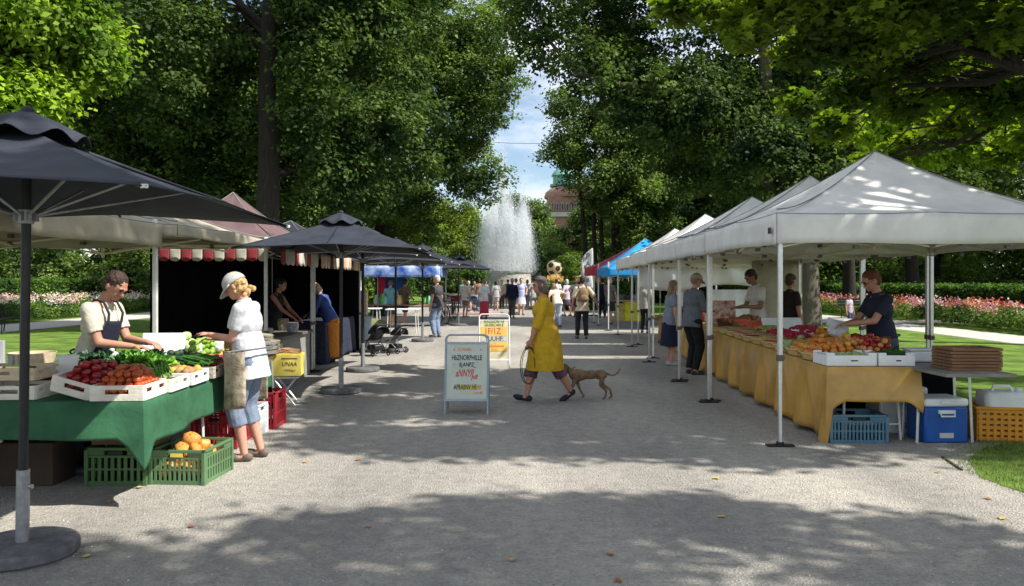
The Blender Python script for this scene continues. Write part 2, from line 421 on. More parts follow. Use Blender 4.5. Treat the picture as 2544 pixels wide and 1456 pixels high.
def ex_apron(col, bib=True, low=-.45, w=.85, mtl=None, strap=(.02, .02, .03), z0=.08, g2=1.0):
    def f(c):
        T, g, pv, RT = c['T'], c['g']*g2, c['pv'], c['RT']; mm = mtl or cmat(col); m = MB()
        def lower(u, v):
            a = (u-.5)*2*w*1.5; z = z0+(low-z0)*v; k = 1+.10*max(0, -z)
            base = T(.0, 0, z) if z > -.1 else T(0, 0, -.1)+Vector((0, 0, z+.1))
            return base+RT@Vector(((.15*g*k+.012*math.sin(u*19)*v)*math.cos(a)+.005, .19*g*k*math.sin(a), 0))
        m.grid(lower, 30, 14)
        if bib:
            def up(u, v):
                a = (u-.5)*2*(.95-.33*v); z = z0+(.40-z0)*v; return T(.01, 0, z)+RT@Vector(((.152*g+(.0 if v < .6 else -(v-.6)*.02))*math.cos(a), .175*math.sin(a), 0))
            m.grid(up, 16, 10)
        build_s(c, m, 'apron', mm, solid=.006)
        if bib:
            for y in (1, -1):
                s = MB(); s.tube([T(.135*g, y*.085, .38), T(.125, y*.09, .46), T(.05, y*.085, .54), T(-.06, y*.05, .53), T(-.13, 0, .45)], .011, 6); build_s(c, s, 'shoulder_strap', cmat(strap))
        s = MB(); s.tube([T(.15*g*math.cos(t)-.0, .19*g*math.sin(t), z0-.01) for t in np.linspace(-PI, PI, 25)], .008, 6)
        build_s(c, s, 'apron_strap', cmat(strap))
    return f
def ex_backpack(col):
    def f(c):
        T = c['T']; m = MB(); m.sph(T(-.2, 0, .3), (.09, .15, .2), c['RT']); m.sph(T(-.26, 0, .2), (.05, .11, .1), c['RT']); m.sph(T(-.2, 0, .18), (.09, .155, .1), c['RT'])
        o = c['fin'](m, 'backpack', cmat(col), .012, 3)
        s = MB()
        for y in (1, -1): s.tube([T(-.14, y*.1, .46), T(-.02, y*.11, .535), T(.1, y*.115, .46), T(.14, y*.12, .33), T(.05, y*.17, .16), T(-.14, y*.12, .12)], .014, 6)
        build_s(c, s, 'backpack_strap', cmat((.03, .03, .03)))
    return f
def ex_sunglasses():
    def f(c):
        Hd = c['Hd']; m = MB()
        for y in (1, -1):
            m.sph(Hd(.072, y*.034, .205), (.01, .028, .02), c['RH']); m.tube([Hd(.07, y*.06, .205), Hd(.0, y*.088, .18), Hd(-.06, y*.085, .15)], .004, 6)
        build_s(c, m, 'sunglasses', M['black_plastic'])
    return f
def ex_glasses():
    def f(c):
        Hd = c['Hd']; m = MB()
        for y in (1, -1):
            m.tube([Hd(.1, y*.033+.02*math.cos(a), .118+.016*math.sin(a)) for a in np.linspace(0, 2*PI, 11)], .002, 5); m.tube([Hd(.098, y*.055, .12), Hd(.0, y*.084, .12)], .002, 5)
        build_s(c, m, 'glasses', M['black_plastic'])
    return f
def ex_bag(col, y=-.26, z=.6, sz=(.14, .05, .18)):
    def f(c):
        m = MB(); p = Vector((.05, y, z)); m.sph(p, sz); o = c['fin'](m, 'bag', cmat(col), .014, 3, .02)
        s = MB(); s.tube([p+Vector((-.08, 0, sz[2]*.7)), p+Vector((-.03, 0, sz[2]+.08)), p+Vector((.04, 0, sz[2]+.08)), p+Vector((.08, 0, sz[2]*.7))], .007, 6); build_s(c, s, 'bag_handle', cmat(col))
    return f
camo = mat('camo_apron', (.2, .16, .11), .9, .2, 9, .3, 50, col2=(.5, .44, .33)); floral = mat('floral_print', (.03, .025, .04), .85, .2, 28, col2=(.2, .08, .13))
# vendor behind the green table
person('young man in cream T-shirt and navy bib apron bending over the vegetable crates', (-3.57, 6.5, 0), -8, 1.74, lean=15, head=(24, -4), feet=[(-.02, .14), (-.08, -.14)],
       hands=[(.47, .09, 1.09), (.43, -.06, 1.07)], elbows=[(-.6, .3, -.8), (-.6, -.3, -.8)], g=1.0, hair=('short', (.035, .017, .009)), skin='tan', top=('short', (.52, .49, .4)), bottom=('trousers', (.015, .016, .03)),
       vox=.008, extra=[ex_apron((.008, .011, .03))])
# customer with cap
person('woman in pale grey cap, white polo shirt and camouflage waist apron checking a phone', (-2.36, 6.93, 0), 178, 1.71, lean=6, head=(30, 0), feet=[(.02, .1), (-.06, -.09)],
       hands=[(.36, .05, 1.15), (.34, -.05, 1.11)], elbows=[(-.8, .25, -.9), (-.8, -.25, -.9)], g=1.14, skin='fair', hair=('curly', (.5, .32, .14)), top=('polo', (.5, .51, .54)), bottom=('capri', (.16, .2, .28)), shoe=(.13, .1, .08),
       vox=.008, extra=[ex_cap((.4, .4, .37)), ex_apron((.3, .26, .18), bib=False, low=-.42, w=1.22, mtl=camo, z0=.1, g2=1.27, strap=(.12, .13, .15))])
# yellow coat
person('grey-haired woman in long mustard yellow coat striding with a coiled leash', (.44, 10.25, 0), 180, 1.70, lean=3, head=(8, 14), feet=[(-.36, -.08, .05, 35), (.26, .08, 0, -8)],
       hands=[(.22, .2, .8), (.2, -.16, .78)], g=1.32, skin='tan', hair=('bob', (.12, .1, .085)), top=('coat', (.5, .31, .012)), bottom=('capri', floral), shoe=(.012, .013, .03),
       vox=.008, pel=(-.0, .91), extra=[ex_sunglasses()])
# right vendor
person('red-haired man in navy T-shirt and brown half apron holding a white bag', (4.22, 8.75, 0), 183, 1.76, lean=6, head=(24, 0), feet=[(0, .12), (0, -.12)], hands=[(.44, .1, 1.12), (.42, -.08, 1.1)],
       g=1.14, skin='tan', hair=('short', (.12, .035, .012)), top=('short', (.012, .016, .035)), bottom=('trousers', (.05, .075, .12)), vox=.008, extra=[ex_apron((.2, .08, .012), bib=False, low=-.45, w=1.0, z0=.06), ex_glasses()])
# backpack
person('person in black trousers with a brown backpack seen from behind', (1.97, 21.5, 0), 92, 1.77, lean=2, feet=[(.05, .13), (-.05, -.1)], hands=[(.05, .3, .8), (.1, -.42, .95)], hair=('short', (.02, .015, .012)), skin='tan',
       top=('loose', (.5, .42, .3)), bottom=('trousers', (.012, .013, .018)), extra=[ex_backpack((.2, .13, .07))], g=1.05)
person('heavyset grey-haired man in dark grey T-shirt and blue jeans by the fourth umbrella', (-2.16, 22.1, 0), 150, 1.8, g=1.22, feet=[(.03, .07), (-.03, -.07)], hands=[(.02, .3, .82), (.08, -.28, .8)], hair=('short', (.5, .48, .45)),
       top=('short', (.05, .05, .055)), bottom=('trousers', (.17, .22, .33)), shoe=(.2, .2, .25))
person('grey-haired walker in navy jumper and dark trousers heading to the fountain', (.01, 33.9, 0), 95, 1.77, g=1.1, feet=[(.16, .06), (-.14, -.04, .03, 20)], hair=('short', (.3, .3, .3)), top=('long', (.008, .012, .035)), bottom=('trousers', (.09, .08, .075)), vox=.016)
person('person in cream blouse and taupe shorts standing near the bicycles', (-2.13, 34.7, 0), 60, 1.7, hands=[(.25, .12, 1.1), (.25, -.1, 1.05)], hair=('short', (.35, .2, .1)), top=('loose', (.7, .62, .5)), bottom=('shorts', (.25, .21, .2)), shoe=(.4, .3, .25), vox=.016)
person('person in white shirt and long red skirt among the strollers', (-1.2, 33.2, 0), 120, 1.72, hair=('short', (.3, .2, .12)), top=('loose', (.8, .8, .8)), bottom=('longskirt', (.62, .05, .08)), vox=.016)
person('person in pale grey shirt and black trousers leaning over the far stall goods', (-4.3, 21.6, 0), 165, 1.74, lean=8, head=(10, 0), g=1.15, hands=[(.45, .15, 1.15), (.1, -.3, .8)], hair=('none', (.3, .3, .3)), top=('loose', (.5, .48, .5)), bottom=('trousers', (.012, .013, .02)), skin='fair')
person('blond shopper in navy and blue jacket with long orange skirt at the dark stall', (-3.62, 15.2, 0), 168, 1.66, lean=24, head=(16, 0), g=1.12, hands=[(.42, .12, 1.0), (.42, -.12, .98)], hair=('bob', (.55, .42, .28)), top=('long', (.03, .06, .22)), bottom=('longskirt', (.5, .17, .02)), pel=(-.02, .93))
person('dark-haired woman in black sleeveless top serving inside the dark stall', (-4.3, 13.9, 0), -10, 1.68, lean=8, head=(12, 10), hands=[(.42, .12, 1.0), (.42, -.1, 1.0)], hair=('bun', (.012, .01, .01)), top=('tank', (.01, .01, .012)), bottom=('trousers', (.015, .015, .02)), skin='tan')
person('dim seated-looking helper in white vest deep inside the dark stall', (-4.85, 14.0, -.12), 150, 1.6, lean=6, hair=('long', (.08, .03, .02)), top=('tank', (.45, .45, .5)), bottom=('trousers', (.03, .05, .1)), skin='tan')
person('shopper in grey sweatshirt, cap and black trousers at the mustard table', (3.12, 13.3, 0), 25, 1.76, lean=5, head=(10, 0), g=1.16, hands=[(.3, .15, 1.1), (.32, -.1, 1.1)], hair=('short', (.3, .2, .12)), top=('long', (.12, .135, .15)), bottom=('trousers', (.008, .008, .01)), extra=[ex_cap((.4, .35, .25))])
person('shopper in grey-blue blouse and flared navy skirt behind the tent pole', (3.02, 14.7, 0), 10, 1.64, lean=6, hair=('long', (.25, .17, .1)), top=('short', (.2, .23, .28)), bottom=('midskirt', (.01, .014, .04)), g=1.1, shoe=(.4, .4, .42))
person('tall dark-haired stallholder in open white shirt looking down at produce', (4.25, 13.2, 0), 190, 1.84, lean=7, head=(26, 0), hands=[(.33, .1, 1.12), (.35, -.1, 1.1)], hair=('short', (.04, .02, .012)), top=('short', (.68, .66, .6)), bottom=('trousers', (.5, .5, .48)), skin='dark')
person('stallholder in plain dark brown shirt half hidden by the front tent pole', (4.7, 13.0, 0), 20, 1.74, head=(8, 0), g=1.15, hair=('short', (.08, .04, .02)), top=('short', (.02, .012, .012)), bottom=('trousers', (.015, .012, .012)), skin='tan')
person('figure in pale shirt and black trousers at the fourth white tent', (4.15, 24.0, 0), 60, 1.7, hair=('bob', (.3, .2, .12)), top=('loose', (.4, .37, .33)), bottom=('trousers', (.012, .013, .018)), vox=.016)
person('man in dark navy suit standing before the yellow counter', (4.0, 34.0, 0), 85, 1.78, hair=('short', (.03, .02, .02)), top=('long', (.008, .011, .028)), bottom=('trousers', (.008, .01, .02)), vox=.016, g=1.1)
person('person in white shirt leaning at the covered far stall counter', (4.35, 19.6, 0), 30, 1.66, hair=('none', (.3, .3, .3)), top=('loose', (.7, .7, .68)), bottom=('trousers', (.02, .03, .06)), vox=.016, lean=8)
rr = random.Random(11)
crowd = [(1294, 37, 'blue and white striped shirt', (.4, .45, .7), (.5, .5, .55)), (1385, 27, 'cream shirt and pale blue trousers, bending', (.66, .57, .42), (.4, .45, .55)), (1408, 36, 'lilac striped shirt', (.5, .42, .5), (.1, .08, .1)),
         (1383, 42, 'white T-shirt and ginger hair', (.75, .75, .75), (.2, .2, .2)), (1432, 35, 'white top and dark plum trousers', (.62, .6, .62), (.05, .02, .04)), (1357, 44, 'white T-shirt near the fountain', (.8, .8, .8), (.3, .3, .35)),
         (1178, 45, 'light grey dress', (.45, .45, .5), (.35, .35, .4)), (1217, 47, 'grey jumper', (.3, .3, .33), (.2, .2, .25)), (1232, 43, 'striped grey T-shirt', (.35, .35, .36), (.4, .4, .42)), (1247, 46, 'tan blouse', (.45, .38, .3), (.05, .05, .06)),
         (1262, 50, 'dark green shirt', (.1, .13, .1), (.06, .06, .08)), (1150, 46, 'teal shirt', (.1, .25, .2), (.12, .12, .15)), (1165, 42, 'black T-shirt', (.04, .04, .045), (.2, .2, .22)), (1190, 40, 'brown cardigan', (.25, .14, .09), (.15, .15, .17)),
         (1310, 48, 'pale pink shirt', (.6, .4, .38), (.25, .25, .3)), (1325, 45, 'grey shirt and sun hat', (.4, .4, .42), (.3, .3, .3)), (1338, 50, 'navy T-shirt', (.03, .04, .1), (.3, .3, .32)), (1372, 50, 'red shirt', (.5, .06, .05), (.1, .1, .12)),
         (1395, 47, 'light blue shirt', (.35, .45, .6), (.1, .1, .14)), (1420, 48, 'beige jacket', (.45, .38, .28), (.1, .09, .08)), (1282, 45, 'white jacket', (.7, .7, .72), (.2, .2, .22)), (1205, 52, 'lavender top', (.45, .4, .55), (.2, .2, .25)),
         (1515, 29, 'grey coat beside the red tent', (.15, .14, .15), (.03, .03, .04)), (1085, 27.5, 'dark jacket under the blue stall roof', (.06, .05, .05), (.1, .1, .12)), (970, 26.5, 'turquoise shirt at the blue stall', (.15, .35, .4), (.05, .05, .06)), (1005, 27, 'brown shirt at the blue stall', (.2, .13, .08), (.05, .05, .06))]
hc = [(.05, .03, .02), (.3, .18, .1), (.5, .48, .45), (.02, .015, .01), (.2, .1, .05)]
for i, (px, d, ds, tc, bc) in enumerate(crowd):
    wh = {0: 'walking up the avenue', 1: 'behind the yellow coat'}.get(i, 'in the crowd before the fountain') if 'stall' not in ds and 'tent' not in ds and 'fountain' not in ds else ''
    person(('visitor in '+ds+' '+wh).strip(), ((px-1272)/F*d, d, 0), rr.choice([80, 95, 110, -80, -95, 60, 130]), rr.uniform(1.62, 1.82), lean=(30 if i == 1 else rr.uniform(0, 6)), g=rr.uniform(.95, 1.2),
           feet=[(rr.uniform(0, .2), .08), (rr.uniform(-.2, 0), -.08)], hands=[(rr.uniform(0, .35), .25, rr.uniform(.8, 1.1)), (rr.uniform(0, .3), -.25, rr.uniform(.8, 1.1))], hair=(rr.choice(['short', 'short', 'bob']), hc[i % 5]),
           top=(rr.choice(['short', 'loose', 'long']), tc), bottom=(rr.choice(['trousers', 'trousers', 'shorts', 'skirt']), bc), vox=.02, group='visitors in the far crowd')
# phone
ph = MB().box((0, 0, 0), (.13, .07, .012)).build('phone', M['black_plastic'], None, bevel=.003, loc=(-2.36-.45, 6.93, 1.125), rot=(.1, -.3, 0)); tag(ph, 'small dark phone held by the woman in the cap', 'phone')
# coiled leash
m = MB()
pts = [(.44-.20+.10*math.cos(t)-.02*t/6, 10.05+.03*math.sin(t*1.3), .5+.24*math.sin(t)) for t in np.linspace(.9, 4*PI+.5, 60)]
m.tube([Vector((.21, 10.05, .76))]+pts, .005, 6)
m.tube([(.28, 10.1, .62), (.5, 10.3, .4), (.7, 10.4, .36), (.86, 10.45, .44)], .006, 6)
tag(m.build('leash', M['black_plastic']), 'black coiled leash hanging from the woman in yellow towards the dog', 'leash')
hb = MB(); hb.sph((0, 0, 0), (.09, .04, .12)); hb.tube([(-.06, 0, .1), (0, 0, .26), (.06, 0, .1)], .006)
0 and tag(hb.build('handbag', cmat((.05, .03, .03)), None, loc=(.3, 10.1, .6)), 'small dark handbag held by the woman in yellow', 'handbag')
# dog
root = thing('dog', 'slim tan dog trotting behind the woman in the yellow coat', 'dog', (1.03, 10.45, 0), PI)
b = MB(); Z = .01
b.sph((.13, 0, .33), (.13, .065, .085)); b.sph((-.02, 0, .335), (.15, .055, .062)); b.sph((-.17, 0, .335), (.1, .058, .068)); b.cap((.2, 0, .36), (.29, 0, .42), .05, .042)
b.sph((.325, 0, .445), (.058, .042, .045)); b.cap((.35, 0, .43), (.42, 0, .405), .027, .018); b.sph((.43, 0, .41), .013)
for s in (1, -1): b.sph((.295, s*.042, .43), (.022, .01, .045), Matrix.Rotation(.3, 3, 'Y'))
def leg4(a, bb, c, d, e): b.cap(a, bb, .038, .024); b.cap(bb, c, .024, .015); b.cap(c, d, .015, .013); b.cap(d, e, .014, .012)
leg4((.17, .035, .3), (.2, .04, .2), (.26, .04, .1), (.29, .04, .03), (.325, .04, .018))
leg4((.16, -.035, .3), (.13, -.04, .2), (.1, -.04, .12), (.05, -.04, .045), (.07, -.04, .02))
leg4((-.2, .035, .31), (-.17, .04, .2), (-.25, .04, .12), (-.23, .04, .03), (-.2, .04, .015))
leg4((-.2, -.035, .31), (-.2, -.04, .2), (-.31, -.04, .13), (-.33, -.04, .03), (-.3, -.04, .015))
tl = [(-.24, 0, .36), (-.31, 0, .33), (-.37, 0, .335), (-.42, 0, .37), (-.435, 0, .42)]
for i in range(4): b.cap(tl[i], tl[i+1], .017-.002*i, .015-.002*i)
dogm = mat('dog_coat', (.2, .125, .07), .85, .35, 14, .7, 90)
me = remesh(b, [dogm, mat('dog_dark', (.04, .025, .02), .5)], .0065, 2, .013, _texh, 'body')
for p in me.polygons:
    if p.center.x > .415 or ((p.center-Vector((.345, .035, .46))).length < .011) or ((p.center-Vector((.345, -.035, .46))).length < .011): p.material_index = 1
obj_from(me, 'body', root)
c = MB(); c.tube([(.27+.0*math.cos(a), .047*math.cos(a), .41+.047*math.sin(a)) for a in np.linspace(0, 2*PI, 17)], .007, 6); c.build('collar', M['black_plastic'], root)
# ------------------------------------------------------------ tents
M['seam'] = mat('seam_thread', (.2, .2, .2), .8)
def roof(x0, x1, y0, y1, ze, peak, cloth, n=16, sag=.05, conc=1.35, parent=None, name='canopy', vz=.29, mv=None, wave=.012, seed=1):
    C_ = [(x0, y0), (x1, y0), (x1, y1), (x0, y1)]; m = MB()
    for k in range(4):
        a, b_ = C_[k], C_[(k+1) % 4]
        def fn(u, v, a=a, b_=b_, k=k):
            ex, ey = a[0]+(b_[0]-a[0])*u, a[1]+(b_[1]-a[1])*u
            z = ze+(peak[2]-ze)*(v**conc)
            s_ = -sag*math.sin(PI*u)*(1-v)**1.5*4*.5*(v+.25)+wave*math.sin(u*17+k*2+seed)*(1-v)*v*2
            if abs(u-.5) < .5: z += .035*(1-abs(2*u-1))**2*(1-v)**4
            return (ex+(peak[0]-ex)*v, ey+(peak[1]-ey)*v, z+s_)
        m.grid(fn, n, 12)
    o = m.build(name, cloth, parent, solid=.004)
    sm = MB()
    for k in range(4):
        a = C_[k]; sm.tube([(a[0]+(peak[0]-a[0])*t, a[1]+(peak[1]-a[1])*t, ze+(peak[2]-ze)*t**conc+.006+(.035*(1-t)**4)) for t in np.linspace(0, 1, 14)], .007, 5)
        b_ = C_[(k+1) % 4]; sm.tube([(a[0]+(b_[0]-a[0])*t, a[1]+(b_[1]-a[1])*t, ze-sag*math.sin(PI*t)*.5+.035*(1-abs(2*t-1))**2+.004) for t in np.linspace(0, 1, 20)], .006, 5)
    sm.build('seam', M['seam'], o)
    v = MB()
    for k in range(4):
        a, b_ = Vector(C_[k]).to_3d(), Vector(C_[(k+1) % 4]).to_3d(); nrm = Vector(((b_-a).y, -(b_-a).x, 0)).normalized()
        def fv(u, w, a=a, b_=b_, nrm=nrm, k=k):
            p = a.lerp(b_, u)+nrm*(.006+.02*math.sin(PI*u)*w+.012*w*math.sin(u*23+k+seed)*math.sin(PI*u))
            zt = ze-sag*math.sin(PI*u)*.5+.035*(1-abs(2*u-1))**2
            return (p.x, p.y, zt*(1-w)+(ze-vz)*w+.008*math.sin(u*9+k)*w)
        v.grid(fv, 24, 4)
    v.build('valance', mv or cloth, parent, solid=.004)
def truss(m, a, b_, zt, h=.2, n=2):
    a, b_ = Vector(a), Vector(b_); jn = []
    for k in range(n):
        p, q = a.lerp(b_, k/n), a.lerp(b_, (k+1)/n); mid = p.lerp(q, .5)
        for (s0, s1) in ((zt, zt-h), (zt-h, zt)):
            m.cyl((p.x, p.y, s0), (q.x, q.y, s1), .011, n=6)
        jn.append(mid)
        if k: jn.append(p)
    return jn
def tent(label, x0, x1, y0, y1, cloth, peak=None, ze=2.26, zp=3.1, vz=.29, pole=None, legs=(0, 1, 2, 3), cat='market tent', group=None, sag=.05, mv=None, seed=1, plate=True, shift=None, conc=1.35, th=.27):
    cx, cy = (x0+x1)/2, (y0+y1)/2; pk = peak or (cx, cy, zp)
    r = thing('market_tent', label, cat, (cx, cy, 0), 0, group)
    L = lambda p: (p[0]-cx, p[1]-cy, p[2] if len(p) > 2 else 0)
    roof(x0-cx, x1-cx, y0-cy, y1-cy, ze, L(pk), cloth, parent=r, vz=vz, mv=mv, sag=sag, seed=seed, conc=conc)
    pm = pole or M['alu']; ins = .045
    cs = [(x0-cx+ins, y0-cy+ins), (x1-cx-ins, y0-cy+ins), (x1-cx-ins, y1-cy-ins), (x0-cx+ins, y1-cy-ins)]
    for k in legs:
        x, y = cs[k]; m = MB(); m.box((x, y, 1.55), (.045, .045, 1.4)); m.box((x, y, .44), (.034, .034, .86)); lg = m.build('leg', pm, r, bevel=.006)
        c = MB(); c.box((x, y, .86), (.062, .062, .06)); c.box((x+.035, y, .86), (.02, .03, .03)); c.build('leg_clamp', M['joint'], lg, bevel=.006)
        if plate:
            f = MB(); f.box((x, y, .012), (.26, .09, .012)); f.box((x, y, .03), (.06, .06, .03)); f.build('foot_plate', M['darkmetal'], lg)
    t = MB(); jn = []
    for k in range(4): jn += truss(t, (*cs[k], 0), (*cs[(k+1) % 4], 0), ze-.05, th)
    ctr = (pk[0]-cx, pk[1]-cy)
    for k in range(4):
        t.cyl((*cs[k], ze-.06), (ctr[0], ctr[1], pk[2]-.12), .013, n=6)
        mx, my = (cs[k][0]+cs[(k+1) % 4][0])/2, (cs[k][1]+cs[(k+1) % 4][1])/2
        t.cyl((mx, my, ze-.22), (ctr[0], ctr[1], ze-.02), .012, n=6); t.cyl((mx, my, ze-.02), (ctr[0], ctr[1], ze-.25), .012, n=6)
    t.cyl((ctr[0], ctr[1], ze-.3), (ctr[0], ctr[1], pk[2]-.1), .02, n=8)
    for p in jn: t.box((p.x, p.y, ze-.05-th/2), (.045, .045, .04), m=1); t.box((p.x, p.y, ze-.05-th), (.045, .045, .035), m=1)
    t.build('truss', [M['truss'], M['joint']], r)
    return r
wt = 'white market tents in a row along the avenue'
W = M['white_cloth']
tA = tent('big white gazebo nearest the viewer over the fruit stall, dappled by leaf shade', 2.56, 5.6, 7.42, 10.22, W, pole=M['alu'], group=wt, seed=1, peak=(4.18, 8.85, 3.1))
m = MB().box((0, 0, 0), (.004, .085, .06)); m.build('label_patch', mat('patch', (.03, .035, .05), .6), tA, loc=(-1.56, -1.30, 2.1))
tB = tent('second white gazebo, its peak just behind the nearest white tent', 2.62, 5.62, 10.26, 12.3, W, group=wt, seed=2, peak=(4.35, 11.2, 3.14))
tC = tent('third white gazebo with a sunlit peak and a beige side panel', 2.68, 5.75, 12.42, 15.3, W, group=wt, seed=3, peak=(4.19, 13.4, 3.08))
m = MB(); m.grid(lambda u, v: (.55+1.0*u, 1.38+.02*math.sin(u*14), .02+2.0*v), 16, 4); m.build('side_panel', M['cream_cloth'], tC, solid=.004)
tD = tent('fourth white gazebo with a slim sunlit peak', 2.9, 5.95, 16.0, 18.9, W, group=wt, seed=4, peak=(4.38, 17.4, 3.13))
tE = tent('fifth white gazebo, farthest of the row, with white back curtain', 3.15, 6.2, 19.4, 23.2, W, group=wt, seed=5, peak=(4.6, 21.7, 3.1))
m = MB(); m.grid(lambda u, v: (-1.45+2.9*u, -1.8+.05*math.sin(u*11+v*3)+.03*math.sin(u*37), 1.45+.62*v-.08*math.sin(u*6)*(1-v)), 40, 6)
m.grid(lambda u, v: (.4+1.1*u, -1.75+.03*math.sin(u*20), .1+1.3*v), 16, 4); m.build('side_panel', mat('white_curtain', (.8, .8, .8), .8, .05, 5, trans=.3), tE, solid=.004)
bluec = mat('blue_canopy', (.02, .32, .7), .6, .08, 5, trans=.2); redc = mat('red_canopy', (.62, .03, .07), .6, .08, 5, trans=.2)
tent('bright blue gazebo beyond the white tents', 3.1, 6.1, 25, 28, bluec, pole=M['whitepole'], seed=6, ze=2.06, conc=1.1)
tent('red gazebo behind the blue one', 3.12, 6.4, 29.6, 33, redc, pole=M['whitepole'], seed=7, ze=2.2, zp=3.0, vz=.34)
tent('small far white gazebo peeking over the red roof', 4.6, 7.4, 45.5, 48.5, W, pole=M['whitepole'], seed=8, ze=2.3, zp=3.2)
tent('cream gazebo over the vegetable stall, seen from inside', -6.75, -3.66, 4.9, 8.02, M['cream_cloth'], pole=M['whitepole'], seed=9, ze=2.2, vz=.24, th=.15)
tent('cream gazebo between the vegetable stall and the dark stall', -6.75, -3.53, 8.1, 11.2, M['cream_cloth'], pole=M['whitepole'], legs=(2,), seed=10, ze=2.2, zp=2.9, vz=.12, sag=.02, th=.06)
# dark stall with striped valance
dk = mat('dark_roof_cloth', (.02, .02, .028), .8)
t1 = tent('maroon-roofed stall tent with black walls and a red and white scalloped valance', -5.45, -3.5, 11.35, 13.65, M['maroon_cloth'], peak=(-4.54, 12.5, 3.05), pole=M['whitepole'], vz=.1, mv=dk, seed=11, legs=(2,), th=.08)
t2 = tent('dark stall tent joined behind the maroon one', -5.6, -3.5, 13.7, 17.9, dk, peak=(-4.55, 15.8, 2.85), pole=M['whitepole'], vz=.1, seed=12, legs=(1, 2), th=.08)
m = MB(); cx, cy = -4.475, 12.5
m.grid(lambda u, v: (-5.42-cx+.03*math.sin(u*30), 11.5-cy+2.1*u, .02+2.15*v), 20, 4); m.build('wall_panel', M['black_cloth'], t1, solid=.004)
m = MB(); cx2, cy2 = -4.55, 15.8
m.grid(lambda u, v: (-5.55-cx2+.03*math.sin(u*30), 13.75-cy2+4.1*u, .02+2.15*v), 30, 4)
m.grid(lambda u, v: (-5.55-cx2+2.0*u, 17.8-cy2+.03*math.sin(u*20), .02+2.15*v), 20, 4)
m.build('wall_panel', M['black_cloth'], t2, solid=.004)
def scallops(a, b_, ztop, drop, n, mats, parent, off, r=.5):
    a, b_ = Vector(a), Vector(b_)
    for k in range(n):
        p, q = a.lerp(b_, k/n), a.lerp(b_, (k+.97)/n); m = MB(); w = (q-p).length
        def fn(u, v, p=p, q=q):
            x = p.lerp(q, u); e = drop*(.78+.22*math.sqrt(max(0, 1-(2*u-1)**2))); o = .02*math.sin(u*PI)*v
            return (x.x-off[0]+o*.5, x.y-off[1]-o, ztop-e*v)
        m.grid(fn, 10, 4); m.build('valance_scallop', mats[k % len(mats)], parent, solid=.004)
sr = mat('stripe_red', (.27, .035, .045), .8, .12, 9); sw = mat('stripe_cream', (.45, .44, .37), .8, .1, 9); so = mat('stripe_tan', (.45, .3, .17), .8, .3, 9)
scallops((-5.2, 11.3, 0), (-3.58, 11.3, 0), 2.115, .215, 10, [sr, sw], t1, (-4.475, 12.5))
scallops((-3.43, 11.4, 0), (-3.43, 13.6, 0), 2.1, .25, 9, [sr, sw, sw], t1, (-4.475, 12.5))
scallops((-3.43, 13.8, 0), (-3.43, 17.8, 0), 2.1, .26, 17, [so, sw, so, dk], t2, (cx2, cy2))
# blue tarp stall
r = tent('far stall under a creased blue and white tarpaulin', -5.1, -2.45, 25.6, 29, mat('blue_tarp', (.03, .12, .55), .4, .2, 2.2, .6, 6, trans=.25, col2=(.55, .68, .9)), pole=M['whitepole'], ze=2.12, zp=2.2, vz=.36, seed=13, sag=.02)
m = MB(); m.grid(lambda u, v: (-1.1+.9*u, 1.4, .6+1.35*v), 8, 3); m.build('side_panel', mat('blue_curtain', (.01, .08, .32), .7), r, solid=.004)
m = MB(); m.grid(lambda u, v: (-1.22+.28*u, 1.32, 1.15+.75*v), 6, 3); m.build('red_hanging', mat('red_rug', (.5, .02, .06), .8), r, solid=.01)
